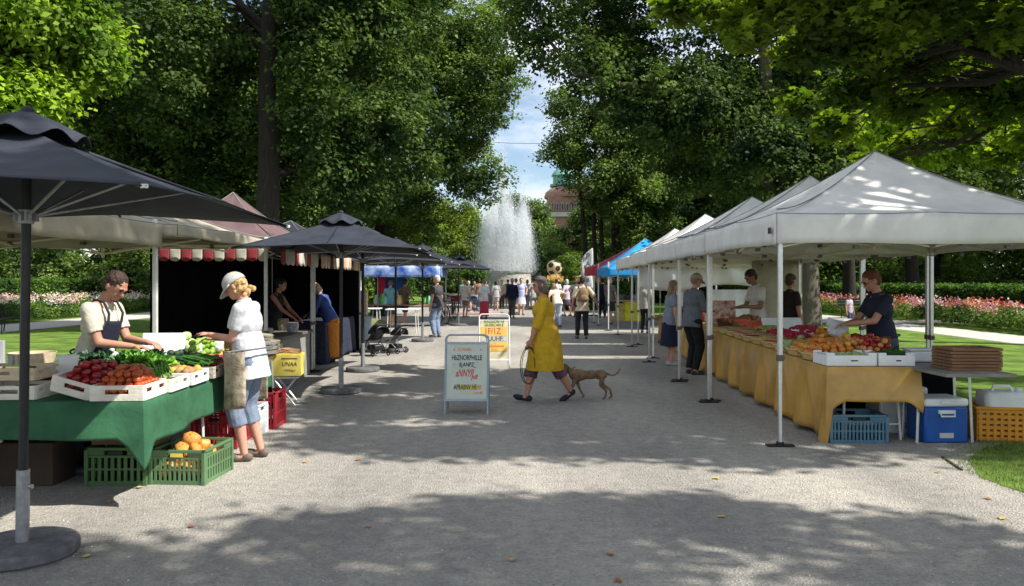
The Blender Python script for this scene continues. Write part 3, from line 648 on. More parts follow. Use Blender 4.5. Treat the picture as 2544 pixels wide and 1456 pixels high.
# ------------------------------------------------------------ umbrellas
def umbrella():
    r = thing('market_umbrella', 'u', 'umbrella', (0, 0, 0))
    Hh = 1.22; ze, zp = 2.03, 2.5
    m = MB(); cs = [(-Hh, -Hh), (Hh, -Hh), (Hh, Hh), (-Hh, Hh)]
    for k in range(4):
        a, b_ = cs[k], cs[(k+1) % 4]
        def fn(u, v, a=a, b_=b_, k=k):
            w = 1-v; q = .93+.07*abs(2*u-1)**2
            ex, ey = (a[0]+(b_[0]-a[0])*u)*(q if v < .9 else 1), (a[1]+(b_[1]-a[1])*u)*(q if v < .9 else 1)
            z = ze+(zp-ze)*v**1.02+.055*math.sin(2*PI*u)**2*(-1)*(w)*(v+.15)+.06*(1-abs(2*u-1)**2)*w**3
            return (ex*w, ey*w, z)
        m.grid(fn, 20, 12)
    m.build('canopy', M['navy_cloth'], r, solid=.004)
    v = MB()
    def fv(u, w):
        a = 2*PI*u; rad = .30*w*(1+.12*abs(math.sin(2*a))); return (rad*math.cos(a), rad*math.sin(a), zp+.10-.16*w**1.3+.028*w**2*math.sin(8*a))
    v.grid(fv, 64, 6, wrap=True); v.sph((0, 0, zp+.1), (.035, .035, .03)); v.build('vent_cap', M['navy_cloth'], r, solid=.004)
    p = MB(); p.cyl((0, 0, .46), (0, 0, zp+.05), .026, n=16); p.build('pole', M['darkmetal'], r)
    s = MB(); s.cyl((0, 0, .06), (0, 0, .5), .036, n=16); s.cyl((0, 0, .06), (0, 0, .075), .07, n=16); s.cyl((.03, 0, .4), (.055, 0, .4), .014, n=8); s.build('pole_sleeve', M['steel'], r)
    b = MB(); b.lathe([(.05, 0), (.285, 0), (.3, .015), (.3, .06), (.287, .078), (.05, .082)], 40); b.build('base', M['concrete'], r, bevel=.004)
    h = MB(); h.cyl((0, 0, 1.94), (0, 0, 2.02), .042, n=16)
    for k in range(8):
        a = k*PI/4; h.box((.05*math.cos(a), .05*math.sin(a), 1.98), (.03, .018, .05), a)
    h.build('hub', M['steel'], r)
    for k in range(8):
        a = k*PI/4; ln = Hh*1.40 if k % 2 else Hh*.95
        rb = MB(); rb.cyl((0, 0, zp-.03), (ln*math.cos(a), ln*math.sin(a), ze-.01+(.06 if k % 2 == 0 else 0)), .009, n=6); o = rb.build('rib', M['darkmetal'], r)
        t_ = .55; st = MB(); st.cyl((.06*math.cos(a), .06*math.sin(a), 1.99), (ln*t_*math.cos(a), ln*t_*math.sin(a), zp-.04+(ze-zp+.02)*t_), .008, n=6); st.build('strut', M['steel'], o)
        if k % 2: e = MB(); e.box((ln*1.0*math.cos(a), ln*1.0*math.sin(a), ze-.0), (.03, .022, .018), a); e.build('rib_tip', M['whitepole'], o)
    return r
U = umbrella(); ug = 'dark market umbrellas standing in a row'
U.location = (-2.87, 4.5, 0); U.rotation_euler = (0, .012, math.radians(2)); U['label'] = 'large dark umbrella nearest the viewer beside the green vegetable table'; U['group'] = ug
for loc, rz, lb in (((-2.47, 11.1, 0), 3, 'dark umbrella whose round base stands left of the sandwich board'), ((-2.67, 13.75, 0), -4, 'dark umbrella just behind the second round base'), ((-2.68, 17.7, 0), 8, 'dark umbrella beside the black stroller'),
                    ((-2.4, 20.6, 0), -6, 'dark umbrella next to the man in dark grey T-shirt'), ((-1.95, 28, 0), 5, 'farthest dark umbrella before the fountain crowd')):
    dup(U, loc, math.radians(rz), lb)
# ------------------------------------------------------------ tables and cloths
def cloth(name, label, corners, z, drops, m, cat='tablecloth', amp=.03, freq=7, corner_drop=.12, seed=0, flare=.05, solid=.006, clip=0):
    """corners ccw from above; drops[k] = hang of the edge corners[k]->corners[k+1]"""
    K = len(corners); C_ = [Vector((*c, 0)) for c in corners]; ring = []
    for k in range(K):
        a, b_ = C_[k], C_[(k+1) % K]; L_ = (b_-a).length; n = max(8, int(L_/.04)); nr = Vector(((b_-a).y, -(b_-a).x, 0)).normalized()
        pv = C_[k-1]; d0 = (a-pv); n0 = Vector((d0.y, -d0.x, 0)).normalized()
        for i in range(n):
            u = i/n; e = min(u, 1-u)*L_
            nn = nr if i else (nr+n0).normalized()
            dr = drops[k]
            if i == 0: dr = max(drops[k], drops[k-1])
            cd = corner_drop*max(0, 1-e/.17)**1.5
            if u < .5 and drops[k-1] < .01: cd = 0
            if u >= .5 and drops[(k+1) % K] < .01: cd = 0
            ring.append((a.lerp(b_, u), nn, dr+(cd if dr > .01 else 0), u*L_+k*3.1, e))
    m_ = MB(); n = len(ring); R_ = random.Random(seed); ph = [R_.uniform(0, 6) for _ in range(4)]
    cen = sum(C_, Vector())/K; rows = []
    rows.append([Vector((*(cen.lerp(p, .0))[:2], z)) for p, *_ in ring][:1])
    vs = [Vector((cen.x, cen.y, z))]
    lv = [0, .33, .66, 1.0]; NV = 12
    for t in lv[1:]:
        for p, *_ in ring: q = cen.lerp(p, t); vs.append(Vector((q.x, q.y, z)))
    for j in range(1, NV+1):
        w = j/NV
        for p, nn, dr, s_, e in ring:
            f = math.sin(s_*freq+ph[0])+.6*math.sin(s_*freq*1.9+ph[1])+.4*math.sin(s_*freq*.47+ph[2])
            off = (.012+flare*w+amp*f*w**1.2*min(1, .35+e*3)) if dr > .01 else .004
            if clip and dr > .4:
                ds = (s_ % clip)-clip/2; an = ds/(.10+.9*w*dr); off += .055*w**.6*math.cos(an*7)*math.exp(-an*an*2.2)-.02*w
            vs.append(Vector((p.x, p.y, 0))+nn*off+Vector((0, 0, z-dr*w-.006*math.sin(s_*5+ph[3])*w)))
    fs = [(0, 1+i, 1+(i+1) % n) for i in range(n)]
    for j in range(2+NV):
        a = 1+j*n; fs += [(a+i, a+n+i, a+n+(i+1) % n, a+(i+1) % n) for i in range(n)]
    m_.add(vs, fs); o = m_.build(name, m, None, solid=solid)
    o.data.polygons.foreach_set('use_smooth', [True]*len(o.data.polygons))
    return tag(o, label, cat)
def ftable(label, x0, x1, y0, y1, z=.74, legm=None, topm=None, th=.03, brace=True, name='folding_table'):
    cx, cy = (x0+x1)/2, (y0+y1)/2; r = thing(name, label, 'table', (cx, cy, 0)); a, b_ = (x1-x0)/2, (y1-y0)/2
    MB().box((0, 0, z-th/2), (2*a, 2*b_, th)).build('tabletop', topm or M['brownwood'], r, bevel=.005)
    for sx in (-1, 1):
        for sy in (-1, 1):
            MB().cyl((sx*(a-.08), sy*(b_-.08), z-th), (sx*(a-.05), sy*(b_-.05), 0), .014, n=8).build('leg', legm or M['alu'], r)
    if brace:
        m = MB()
        for sy in (-1, 1): m.cyl((-(a-.06), sy*(b_-.055), .16), (a-.06, sy*(b_-.055), .16), .011, n=6)
        m.build('leg_brace', legm or M['alu'], r)
    return r
# green stall (L shape: front strip + side strip)
ftable('folding table hidden under the green cloth along the front', -6.3, -3.95, 5.45, 6.1, z=.738, legm=M['whitepole'])
ftable('long folding table hidden under the green cloth beside the customer', -3.4, -2.66, 6.7, 8.5, z=.738, legm=M['whitepole'], brace=False)
cloth('tablecloth', 'green cloth hanging over the L-shaped vegetable stall table', [(-6.6, 5.4), (-2.6, 5.4), (-2.72, 8.62), (-3.42, 8.62), (-3.42, 6.15), (-6.6, 6.15)], .75, [.255, .3, .4, .2, .2, .2], M['green_cloth'], amp=.022, freq=5.2, corner_drop=.19, seed=3, flare=.03)
cloth('black_cloth', 'black sheet hanging in the dark behind the front green table', [(-6.6, 6.55), (-3.0, 6.55), (-3.0, 6.6), (-6.6, 6.6)], .72, [.71]*4, M['black_cloth'], cat='cloth', amp=.02, seed=15, corner_drop=0)  # black sheet added in place of the deep shade under the table
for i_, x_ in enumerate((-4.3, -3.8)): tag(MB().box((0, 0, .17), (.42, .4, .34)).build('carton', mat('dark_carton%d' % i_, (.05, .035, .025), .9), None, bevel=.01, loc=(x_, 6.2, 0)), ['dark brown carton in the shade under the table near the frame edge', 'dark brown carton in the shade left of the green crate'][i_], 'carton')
# mustard stalls
ftable('white-legged table under the near mustard cloth', 3.3, 3.98, 7.72, 9.9, z=.738, legm=M['whitepole'])
ftable('table under the rear part of the mustard cloth', 3.55, 4.1, 10.6, 13.7, z=.738, legm=M['whitepole'])
cloth('tablecloth', 'glossy mustard cloth draped over the long fruit table', [(3.13, 7.62), (4.04, 7.62), (4.34, 13.85), (3.45, 13.85)], .75, [.33, .3, .5, .7], M['mustard'], amp=.014, freq=5.5, corner_drop=.12, seed=5, clip=.8)
ftable('table under the far mustard cloth', 3.6, 4.2, 14.9, 20.0, z=.738)
cloth('tablecloth', 'far mustard cloth with brown stains behind the shoppers', [(3.52, 14.8), (4.25, 14.8), (4.4, 20.1), (3.86, 20.1)], .75, [.7, .3, .6, .68], mat('mustard_dull', (.5, .28, .07), .6, .35, 2.5), amp=.02, freq=5, seed=8)
# ------------------------------------------------------------ crates
def wall_slots(m, a, b_, z0, z1, th, rows, nslot, gap=.5, rim=.03):
    """a slotted wall from a to b between z0 and z1: horizontal rails and vertical bars"""
    a, b_ = Vector((*a, 0)), Vector((*b_, 0)); d = b_-a; L_ = d.length; rz = math.atan2(d.y, d.x); c = (a+b_)/2
    hz = z1-z0; rh = [(z0, .09), (z1-hz*.22, .22*hz/hz)]
    m.box((c.x, c.y, z0+hz*.06), (L_, th, hz*.12), rz)
    m.box((c.x, c.y, z1-hz*.04), (L_, th, hz*.08), rz); m.box((c.x, c.y, z1-hz*.24), (L_, th, hz*.06), rz)
    span = (z1-hz*.27)-(z0+hz*.12)
    for q in range(1, rows): m.box((c.x, c.y, z0+hz*.12+span*q/rows), (L_, th, hz*.05), rz)
    n = nslot
    for i in range(n+1):
        p = a.lerp(b_, i/n); m.box((p.x, p.y, z0+hz*.12+span/2), (L_/n*gap, th*.9, span), rz)
    for u0, u1 in ((0, .3), (.7, 1)):
        p, q = a.lerp(b_, u0), a.lerp(b_, u1); e = (p+q)/2; m.box((e.x, e.y, z1-hz*.14), ((q-p).length, th*.9, hz*.12), rz)
def plastic_crate(name, label, loc, rz, w, d, h, mt, nslot=9, rows=2, floor=True):
    r = thing(name, label, 'crate', loc, rz); a, b_ = w/2, d/2
    f = MB(); wall_slots(f, (-a, -b_), (a, -b_), 0, h, .012, rows, nslot); f.build('front_panel', mt, r)
    f = MB(); wall_slots(f, (-a, b_), (a, b_), 0, h, .012, rows, nslot); f.build('back_panel', mt, r)
    for s in (1, -1): f = MB(); wall_slots(f, (s*a, -b_), (s*a, b_), 0, h, .012, rows, nslot); f.build('side_panel', mt, r)
    f = MB()
    for x in (-a, a):
        for y in (-b_, b_): f.box((x, y, h/2), (.03, .03, h))
    f.box((0, -b_-.004, h-.012), (w+.03, .022, .024)); f.box((0, b_+.004, h-.012), (w+.03, .022, .024)); f.box((a+.004, 0, h-.012), (.022, d-.03, .02)); f.box((-a-.004, 0, h-.012), (.022, d-.03, .02))
    f.build('rim', mt, r, bevel=.004)
    MB().box((0, 0, .012), (w-.01, d-.01, .014)).build('floor_panel', mt, r)
    hb = MB(); hb.box((0, -b_-.002, h*.86), (w*.24, .02, h*.1)); hb.build('handle_slot', M['black_plastic'], r, bevel=.003)
    return r
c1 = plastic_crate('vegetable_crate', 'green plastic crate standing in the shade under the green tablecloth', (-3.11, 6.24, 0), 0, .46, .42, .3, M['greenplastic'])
m = MB()
for k in range(4): m.box((-3.1, 6.3, .315+k*.042), (.5, .36, .028)); m.box((-3.1, 6.12, .335+k*.042), (.5, .012, .02))
tag(m.build('wooden_tray', M['brownwood']), 'flat slatted brown trays laid on top of the shaded green crate', 'tray')
c2 = plastic_crate('vegetable_crate', 'sunlit green plastic crate full of squash on the gravel', (-2.62, 6.3, 0), math.radians(-4), .43, .5, .275, mat('greenplastic_lit', (.1, .19, .085), .5, .15, 6), nslot=11)  # lighter copy of the green plastic, sunlight put into the colour
m = MB().box((0, -.262, .235), (.1, .006, .03)); m.build('crate_label', M['yellow_plastic'], c2)
plastic_crate('vegetable_crate', 'red plastic crate on the gravel behind the green cloth', (-2.86, 7.6, 0), math.radians(4), .4, .55, .33, M['red_plastic'])
plastic_crate('vegetable_crate', 'second red crate at the far end of the green table', (-2.75, 8.5, 0), 0, .36, .36, .4, M['red_plastic'])
plastic_crate('vegetable_crate', 'white plastic crate behind the red one under the green table', (-2.8, 8.05, 0), 0, .36, .3, .32, M['white_plastic'])
plastic_crate('vegetable_crate', 'blue-grey plastic crate under the near end of the mustard table', (3.44, 7.78, 0), math.radians(-2), .54, .36, .285, M['teal_plastic'], nslot=15)
def slat_crate(label, loc, rz, w, d, h, mt, slots=1, tilt=0, name='produce_crate', group=None):
    r = thing(name, label, 'crate', loc, rz, group); r.rotation_euler = (tilt, 0, rz) if not isinstance(tilt, tuple) else (tilt[0], tilt[1], rz)
    a, b_ = w/2, d/2; t = .012
    for y, nm in ((-b_, 'front_panel'), (b_, 'back_panel')):
        f = MB(); f.box((0, y, h*.22), (w, t, h*.44)); f.box((0, y, h*.86), (w, t, h*.28)); f.box((-w*.36, y, h*.58), (w*.28, t*.98, h*.28)); f.box((w*.36, y, h*.58), (w*.28, t*.98, h*.28))
        f.build(nm, mt, r, bevel=.002)
    for x in (-a, a):
        f = MB(); f.box((x, 0, h*.25), (t, d-t, h*.5)); f.box((x, 0, h*.88), (t, d-t, h*.24)); f.box((x, 0, h*.6), (t*.98, d*.3, h*.3))
        for s in (-1, 1): f.box((x, s*(b_-.02), h*.6), (t*.98, .04, h*.3))
        f.build('side_panel', mt, r, bevel=.002)
    MB().box((0, 0, .008), (w-.01, d-.01, .012)).build('floor_panel', mt, r)
    g_ = MB()
    for x in (-1, 1):
        for y in (-1, 1): g_.box((x*(a-.016), y*(b_-.016), h*.5), (.022, .022, h*.98))
    g_.build('corner_post', mt, r); return r
# ------------------------------------------------------------ produce
def blob_mesh(name, m, r, sq=(1, 1, 1), n=12, top=0, stem=None, seed=0, ridges=0):
    b = MB(); R_ = random.Random(seed)
    def fn(u, v):
        a = 2*PI*u; t = PI*(.002+.996*v); k = 1+(ridges and .09*math.cos(ridges*a)*math.sin(t))
        z = math.cos(t); 
        if top: z -= top*math.exp(-(math.sin(t)/.35)**2)*(1 if z > 0 else -.4)
        return (r*sq[0]*k*math.sin(t)*math.cos(a), r*sq[1]*k*math.sin(t)*math.sin(a), r*sq[2]*z)
    b.grid(fn, n, 9, wrap=True)
    mats = [m]
    if stem is not None:
        mats.append(stem)
        for k in range(5): a = 2*PI*k/5; b.add([(0, 0, r*sq[2]*.86), (r*.42*math.cos(a-.25), r*.42*math.sin(a-.25), r*sq[2]*.9), (r*.62*math.cos(a), r*.62*math.sin(a), r*sq[2]*.86), (r*.42*math.cos(a+.25), r*.42*math.sin(a+.25), r*sq[2]*.9)], [(0, 1, 2, 3)], 1)
        b.cyl((0, 0, r*sq[2]*.8), (r*.05, 0, r*sq[2]*1.1), r*.07, n=5, m=1)
    return b.mesh(name, mats)
leafg = mat('stem_green', (.06, .16, .03), .6)
TOM = mat('tomato_red', (.3, .014, .018), .35, .4, 14, spec=.5); TOM2 = mat('tomato_orange', (.45, .08, .02), .35, .3, 12)
ORG = mat('orange_peel', (.6, .2, .025), .45, .2, 10, .2, 200); PEACH = mat('peach_skin', (.58, .24, .08), .65, .5, 20); YEL = mat('yellow_skin', (.6, .38, .05), .45, .2, 10)
BRY = mat('berry_red', (.45, .015, .05), .35, .4, 40); DKG = mat('cucumber_skin', (.018, .07, .015), .4, .4, 20); LMG = mat('pale_green_skin', (.25, .42, .06), .45, .3, 14); AVO = mat('avocado_skin', (.02, .05, .018), .5, .4, 30, .4, 80)
POT = mat('brown_skin', (.35, .2, .09), .8, .3, 14); GRP = mat('grape_green', (.35, .4, .1), .3, .3, 20)
protos = {
 'tomato': (blob_mesh('tomato', TOM, .036, (1, 1, .8), 14, .15, leafg, ridges=5), 'ripe red tomato piled in the tilted white crate', 'tomato'),
 'small_tomato': (blob_mesh('small_tomato', TOM2, .028, (1, 1, .85), 12, .1, leafg), 'small orange-red tomato in the flat white crate', 'tomato'),
 'orange': (blob_mesh('orange', ORG, .038, (1, 1, .96), 12), 'orange heaped on the mustard table', 'orange'),
 'peach': (blob_mesh('peach', PEACH, .036, (1, 1, .95), 12, .08), 'blushing peach heaped beside the oranges on the mustard table', 'peach'),
 'lemon': (blob_mesh('lemon', YEL, .032, (1.25, 1, 1), 12), 'yellow fruit on top of the orange heap', 'fruit'),
 'avocado': (blob_mesh('avocado', AVO, .034, (1.15, 1, 1), 12), 'dark round squash in the middle of the vegetable stall', 'squash'),
 'pepper': (blob_mesh('pepper', LMG, .036, (1.2, 1, .9), 14, .12, leafg, ridges=4), 'pale green pepper in the row by the customer', 'pepper'),
 'radish': (blob_mesh('radish', mat('radish_red', (.5, .01, .06), .3, .3, 9, spec=.6), .027, (1.15, 1, 1), 12), 'glossy red radish beside the green peppers', 'radish'),
 'cabbage': (blob_mesh('cabbage', mat('cabbage', (.45, .55, .25), .6, .4, 12, .5, 30), .065, (1, 1, .85), 14, ridges=6), 'pale cabbage at the back of the vegetable stall', 'cabbage'),
 'potato': (blob_mesh('potato', POT, .034, (1.3, 1, .8), 10), 'brown root vegetable in a crate', 'potato'),
 'squash': (blob_mesh('squash', mat('squash_orange', (.62, .28, .06), .5, .35, 10), .06, (1.3, 1, .8), 14, .1, leafg, ridges=8), 'orange squash in the sunlit green crate', 'squash'),
}
def put(kind, pos, R_, sc=1.0, label=None, group=None, tiltmax=.6):
    me, lb, ct = protos[kind]; o = obj_from(me, kind, None, pos, (R_.uniform(-tiltmax, tiltmax), R_.uniform(-tiltmax, tiltmax), R_.uniform(0, 6.28)), sc*R_.uniform(.8, 1.14))
    return tag(o, label or lb, ct, group or lb)
def heap(kind, c, w, d, rz, n, r, h, seed, base, tilt=(0, 0), label=None, group=None, kinds=None):
    """piles n fruits in a rectangle: hex grid layers with a domed top"""
    R_ = random.Random(seed); k = 0; layer = 0; rot = Euler((tilt[0], tilt[1], rz)).to_matrix(); c = Vector(c)
    while k < n and layer < 8:
        ww, dd = w-2*r*layer*.75, d-2*r*layer*.75; nx, ny = int(ww/(2*r)), int(dd/(2*r))
        if nx < 1 or ny < 1: break
        cells = [(i, j) for i in range(nx) for j in range(ny)]; R_.shuffle(cells)
        for i, j in cells:
            if k >= n: break
            x = -ww/2+(i+.5)*ww/nx+R_.uniform(-.2, .2)*r; y = -dd/2+(j+.5)*dd/ny+R_.uniform(-.2, .2)*r
            p = c+rot@Vector((x, y, base+r*.9+layer*r*1.35+R_.uniform(-.15, .15)*r)); put((kinds[R_.randrange(len(kinds))] if kinds else kind), p, R_, 1, label, group); k += 1
        layer += 1
cr = 'white slatted crates of vegetables on the green table'
CT1, CT2 = (-3.12, 5.72, .79), (-2.8, 5.62, .757)
slat_crate('white slatted crate of red tomatoes, tilted up at its outer corner', CT1, math.radians(-6), .36, .44, .115, M['cratewhite'], tilt=(.06, .24), group=cr)
heap('tomato', CT1, .33, .40, math.radians(-6), 58, .034, 0, 1, .035, (.06, .24))
slat_crate('white slatted crate of small orange-red tomatoes at the table corner', CT2, math.radians(3), .37, .40, .11, M['cratewhite'], tilt=(.0, .0), group=cr)
heap('small_tomato', CT2, .35, .38, math.radians(3), 120, .0265, 0, 2, .045)
for k, (y, lb, mt) in enumerate(((6.02, 'pale grey-white crate of leeks next to the small tomatoes', M['cratewhite']), (6.42, 'white crate of yellow roots in the middle of the side table', M['foam']), (6.86, 'grey-green crate of broad beans in front of the customer', M['greybag']), (7.3, 'grey crate of red radishes behind the customer', M['greybag']), (7.75, 'crate of yellow peppers beyond the customer', M['cratewhite']))):
    slat_crate(lb, (-2.79, y, .757), math.radians(2), .37, .36, .1, mt, group=cr)
for k, (x, y, lb) in enumerate(((-3.2, 6.25, 'crate of dark broccoli in front of the young vendor'), (-3.2, 6.68, 'crate of dark round squash by the vendor\'s hands'), (-3.22, 7.12, 'crate with white bags near the upturned price board'), (-3.22, 7.6, 'farthest crate of green heads on the vegetable stall'))):
    slat_crate(lb, (x, y, .78), math.radians(-2), .38, .38, .1, M['brownwood'], group=cr)
heap('avocado', (-3.2, 6.68, .78), .36, .36, 0, 46, .034, 0, 4, .04)
heap('avocado', (-3.0, 6.95, .79), .3, .3, 0, 20, .034, 0, 14, .09, label='dark green squash between the crates of the vegetable stall')
heap('potato', (-2.79, 6.42, .757), .34, .34, 0, 42, .034, 0, 5, .03, label='yellow-brown root in the white crate', kinds=['potato', 'lemon'], group='roots in the white crate')
heap('radish', (-2.82, 7.25, .757), .36, .5, 0, 90, .028, 0, 6, .05)
heap('pepper', (-3.0, 7.45, .78), .26, .75, 0, 60, .04, 0, 7, .05)
heap('lemon', (-2.8, 7.75, .757), .34, .34, 0, 40, .034, 0, 8, .05, label='yellow pepper beyond the radishes', group='yellow peppers')
heap('cabbage', (-3.22, 7.6, .78), .34, .36, 0, 12, .062, 0, 9, .06)
heap('squash', (-2.62, 6.3, .06), .38, .44, 0, 34, .052, 0, 10, .0)
# leafy heads / bunches
def leafy(name, label, cat, loc, mt, n, R0, hh, seed, group=None, w=.03, curl=.6, stemm=None, flat=.0, rz=0):
    R_ = random.Random(seed); m = MB()
    for k in range(n):
        a = R_.uniform(0, 2*PI); tilt = R_.uniform(.15, 1.25)*(1-flat); l = hh*R_.uniform(.7, 1.15); ww = w*R_.uniform(.7, 1.3)
        d = Vector((math.cos(a)*math.sin(tilt), math.sin(a)*math.sin(tilt), math.cos(tilt))); s = d.cross(Vector((0, 0, 1))).normalized(); b0 = Vector((math.cos(a)*R0*.3, math.sin(a)*R0*.3, 0))
        dr = Vector((0, 0, -1)); pts = []
        for i, (t, wd) in enumerate(((0, .25), (.35, .7), (.7, 1.0), (1, .45))):
            p = b0+d*l*t+dr*curl*l*t*t*.4; pts += [p-s*ww*wd, p+Vector((0, 0, .012)), p+s*ww*wd]
        m.add(pts, [(3*i+j, 3*i+j+1, 3*i+4+j, 3*i+3+j) for i in range(3) for j in range(2)])
    o = m.build(name, mt, None, loc=loc, rot=(0, 0, rz)); return tag(o, label, cat, group)
LG1 = mat('leaf_dark', (.02, .085, .018), .6, .4, 20, trans=.2); LG2 = mat('leaf_light', (.17, .4, .04), .55, .35, 20, trans=.3); LG3 = mat('leaf_bluegreen', (.12, .2, .14), .6, .4, 20, trans=.15); LG4 = mat('leaf_mid', (.06, .2, .03), .6, .4, 20, trans=.25)
R_ = random.Random(3)
for i in range(34):
    leafy('broccoli', 'dark leafy green head heaped before the vendor', 'greens', (R_.uniform(-3.4, -2.95), R_.uniform(5.98, 6.5), .87+R_.uniform(0, .1)), LG1 if i % 3 else LG4, 34, .05, .09, 100+i, 'dark leafy heads before the vendor', w=.022)
for i in range(14):
    leafy('lettuce', 'blue-green cauliflower leaves near the vendor\'s apron', 'greens', (R_.uniform(-3.55, -3.3), R_.uniform(6.1, 6.6), .9+R_.uniform(0, .06)), LG3, 34, .05, .1, 200+i, 'blue-green heads near the apron', w=.03)
for i in range(12):
    leafy('celery', 'bright green celery bunch lying across the crates', 'celery', (-2.86+R_.uniform(-.14, .12), 6.1+R_.uniform(-.1, .14), .9+R_.uniform(-.02, .06)), LG2, 34, .05, .12, 300+i, 'bright celery tops', w=.022)
def stalks(name, label, cat, c, ln, n, mt, seed, ang, w=.006, spread=.06, group=None, dz=0):
    R_ = random.Random(seed); m = MB()
    for k in range(n):
        a = ang+R_.uniform(-.14, .14); d = Vector((math.cos(a), math.sin(a), 0)); s = Vector((-d.y, d.x, 0)); o = s*R_.uniform(-spread, spread)+Vector((0, 0, R_.uniform(0, .05)))
        m.tube([o-d*ln/2+Vector((0, 0, dz)), o+Vector((0, 0, .02)), o+d*ln/2-Vector((0, 0, dz))], [w*.8, w, w*.5], 6)
    return tag(m.build(name, mt, None, loc=c), label, cat, group)
stalks('celery_stalks', 'pale green celery stalks draped over the crate rim', 'celery', (-2.76, 5.98, .9), .34, 34, LG2, 1, -.95, .008, .07, dz=.04)
stalks('leek_bundle', 'bundle of pale leeks behind the small tomatoes', 'leeks', (-2.95, 5.88, .885), .4, 26, mat('leek', (.3, .4, .2), .5, .4, 9), 2, -.35, .009, .07)
stalks('leek_bundle', 'bundle of grey-green spring onions beside the celery', 'leeks', (-2.88, 6.02, .89), .36, 26, mat('onion_green', (.16, .25, .13), .5, .4, 9), 3, -.6, .007, .06)
stalks('bean_bundle', 'long dark green broad beans in the grey crate', 'beans', (-2.83, 6.85, .87), .36, 40, LG4, 4, -.35, .012, .15)
stalks('cucumber_pile', 'dark green cucumbers lying by the beans', 'cucumbers', (-2.95, 6.7, .87), .26, 14, DKG, 5, -.2, .022, .1)
# bags, boards, tins on the vegetable stall
m = MB(); m.box((0, 0, .13), (.4, .02, .26)); o = m.build('price_board', M['foam'], None, bevel=.02, loc=(-3.33, 7.3, .86), rot=(-.3, 0, .1)); tag(o, 'blank white board standing among the vegetable crates', 'board')
bagm = mat('plastic_bag', (.7, .72, .74), .4, .08, 9, .6, 30, trans=.3)
for i, (x, y, z, s) in enumerate(((-3.38, 6.42, .97, .06), (-3.3, 6.3, .93, .07), (-3.02, 7.35, .93, .06), (-3.05, 7.9, .95, .07), (-2.9, 7.6, .95, .05))):
    b = MB(); b.sph((0, 0, 0), (s, s*.8, s*.9)); b.sph((s*.6, 0, s*.7), (s*.4, s*.4, s*.7)); me = remesh(b, bagm, .012, 1, .03, _texh, 'plastic_bag')
    tag(obj_from(me, 'plastic_bag', None, (x, y, z)), ['crumpled white plastic bag in front of the vendor\'s apron', 'second crumpled bag beside the dark greens', 'clear plastic bag over red fruit', 'white plastic bag at the far crates', 'small clear bag among the peppers'][i], 'bag')
def sack(label, loc, sz, mt, rz=0, name='sack', d=.03, v=.015):
    b = MB(); b.sph((0, 0, sz[2]*.5), (sz[0]/2, sz[1]/2, sz[2]/2)); b.box((0, 0, sz[2]*.4), (sz[0]*.8, sz[1]*.8, sz[2]*.75)); me = remesh(b, mt, v, 5, d, _tex, name); return tag(obj_from(me, name, None, loc, (0, 0, rz)), label, 'sack' if 'sack' in name else name.split('_')[-1])
slat_crate('long low white carton of greens at the edge of the green table', (-3.62, 5.62, .757), .05, .42, .3, .1, M['cratewhite'], name='produce_box')
slat_crate('white carton with printed fruit picture beside the umbrella pole', (-4.0, 5.66, .757), -.04, .34, .34, .12, M['cratewhite'], name='produce_box')
slat_crate('brown wooden tray lying on the white cartons', (-3.78, 5.72, .885), .08, .62, .36, .09, M['wood'], name='produce_box')
slat_crate('upper white carton stacked at the frame edge', (-4.1, 5.62, .885), .0, .3, .3, .1, M['cratewhite'], name='produce_box')
m = MB(); m.box((0, 0, .03), (.05, .012, .02)); m.box((.05, 0, .03), (.04, .012, .02))
def tin(label, loc, r, h, mt, name='tin'):
    q = thing(name, label, 'tin', loc); MB().lathe([(r*.98, 0), (r, .01), (r, h-.01), (r*.97, h)], 20).build('body', mt, q); MB().lathe([(r*.9, h), (r*1.02, h), (r*1.02, h+.02), (r*.8, h+.024)], 20).build('lid', M['steel'], q); return q
tin('crimson tin standing left of the tomato crate', (-3.62, 6.03, .755), .05, .18, mat('crimson_tin', (.45, .01, .04), .35))
tin('dark red tin behind the crimson one', (-3.8, 6.05, .755), .06, .16, mat('dark_red_tin', (.18, .01, .015), .45))
tin('low dark grey tin behind the price card', (-3.47, 6.05, .755), .06, .14, mat('grey_green_tin', (.12, .13, .09), .5))
tin('small steel jar on the wooden tray', (-3.75, 5.75, .98), .022, .05, M['steel'], 'jar'); tin('second small steel jar on the wooden tray', (-3.69, 5.77, .98), .02, .045, M['steel'], 'jar')
m = MB(); m.grid(lambda u, v: (-.08+.16*u+.01*v, -.02*math.sin(v*2), .2*v), 6, 6); q = m.build('price_card', M['paper'], None, solid=.003, loc=(-3.42, 5.88, .84), rot=(-.25, 0, .1)); tag(q, 'white handwritten card behind the tomato crate', 'card')
for k in range(4):
    s_ = MB().box((0, 0, 0), (.11-.02*(k % 2), .002, .008)); s_.build('lettering', mat('faint_ink', (.35, .36, .38), .7) if k == 0 else bpy.data.materials['faint_ink'], q, loc=(.005, -.012, .15-.03*k))
q = thing('weighing_scale', 'white kitchen scale with display at the picture edge', 'scale', (-4.15, 6.0, .755), .2)
MB().box((0, 0, .06), (.28, .24, .12)).build('body', M['white_plastic'], q, bevel=.02); MB().box((0, 0, .13), (.3, .28, .012)).build('weighing_plate', M['steel'], q, bevel=.004)
MB().box((0, .1, .26), (.26, .03, .24)).build('column', M['white_plastic'], q, bevel=.01); MB().box((0, .083, .3), (.18, .006, .06)).build('display', M['black_plastic'], q)
m = MB().lathe([(.11, 0), (.15, .02), (.17, .1), (.165, .1), (.145, .025), (.1, .012)], 28, close=True); tag(m.build('wooden_bowl', M['wood'], None, loc=(-3.6, 6.9, .80)), 'round wooden sieve behind the tins', 'bowl')
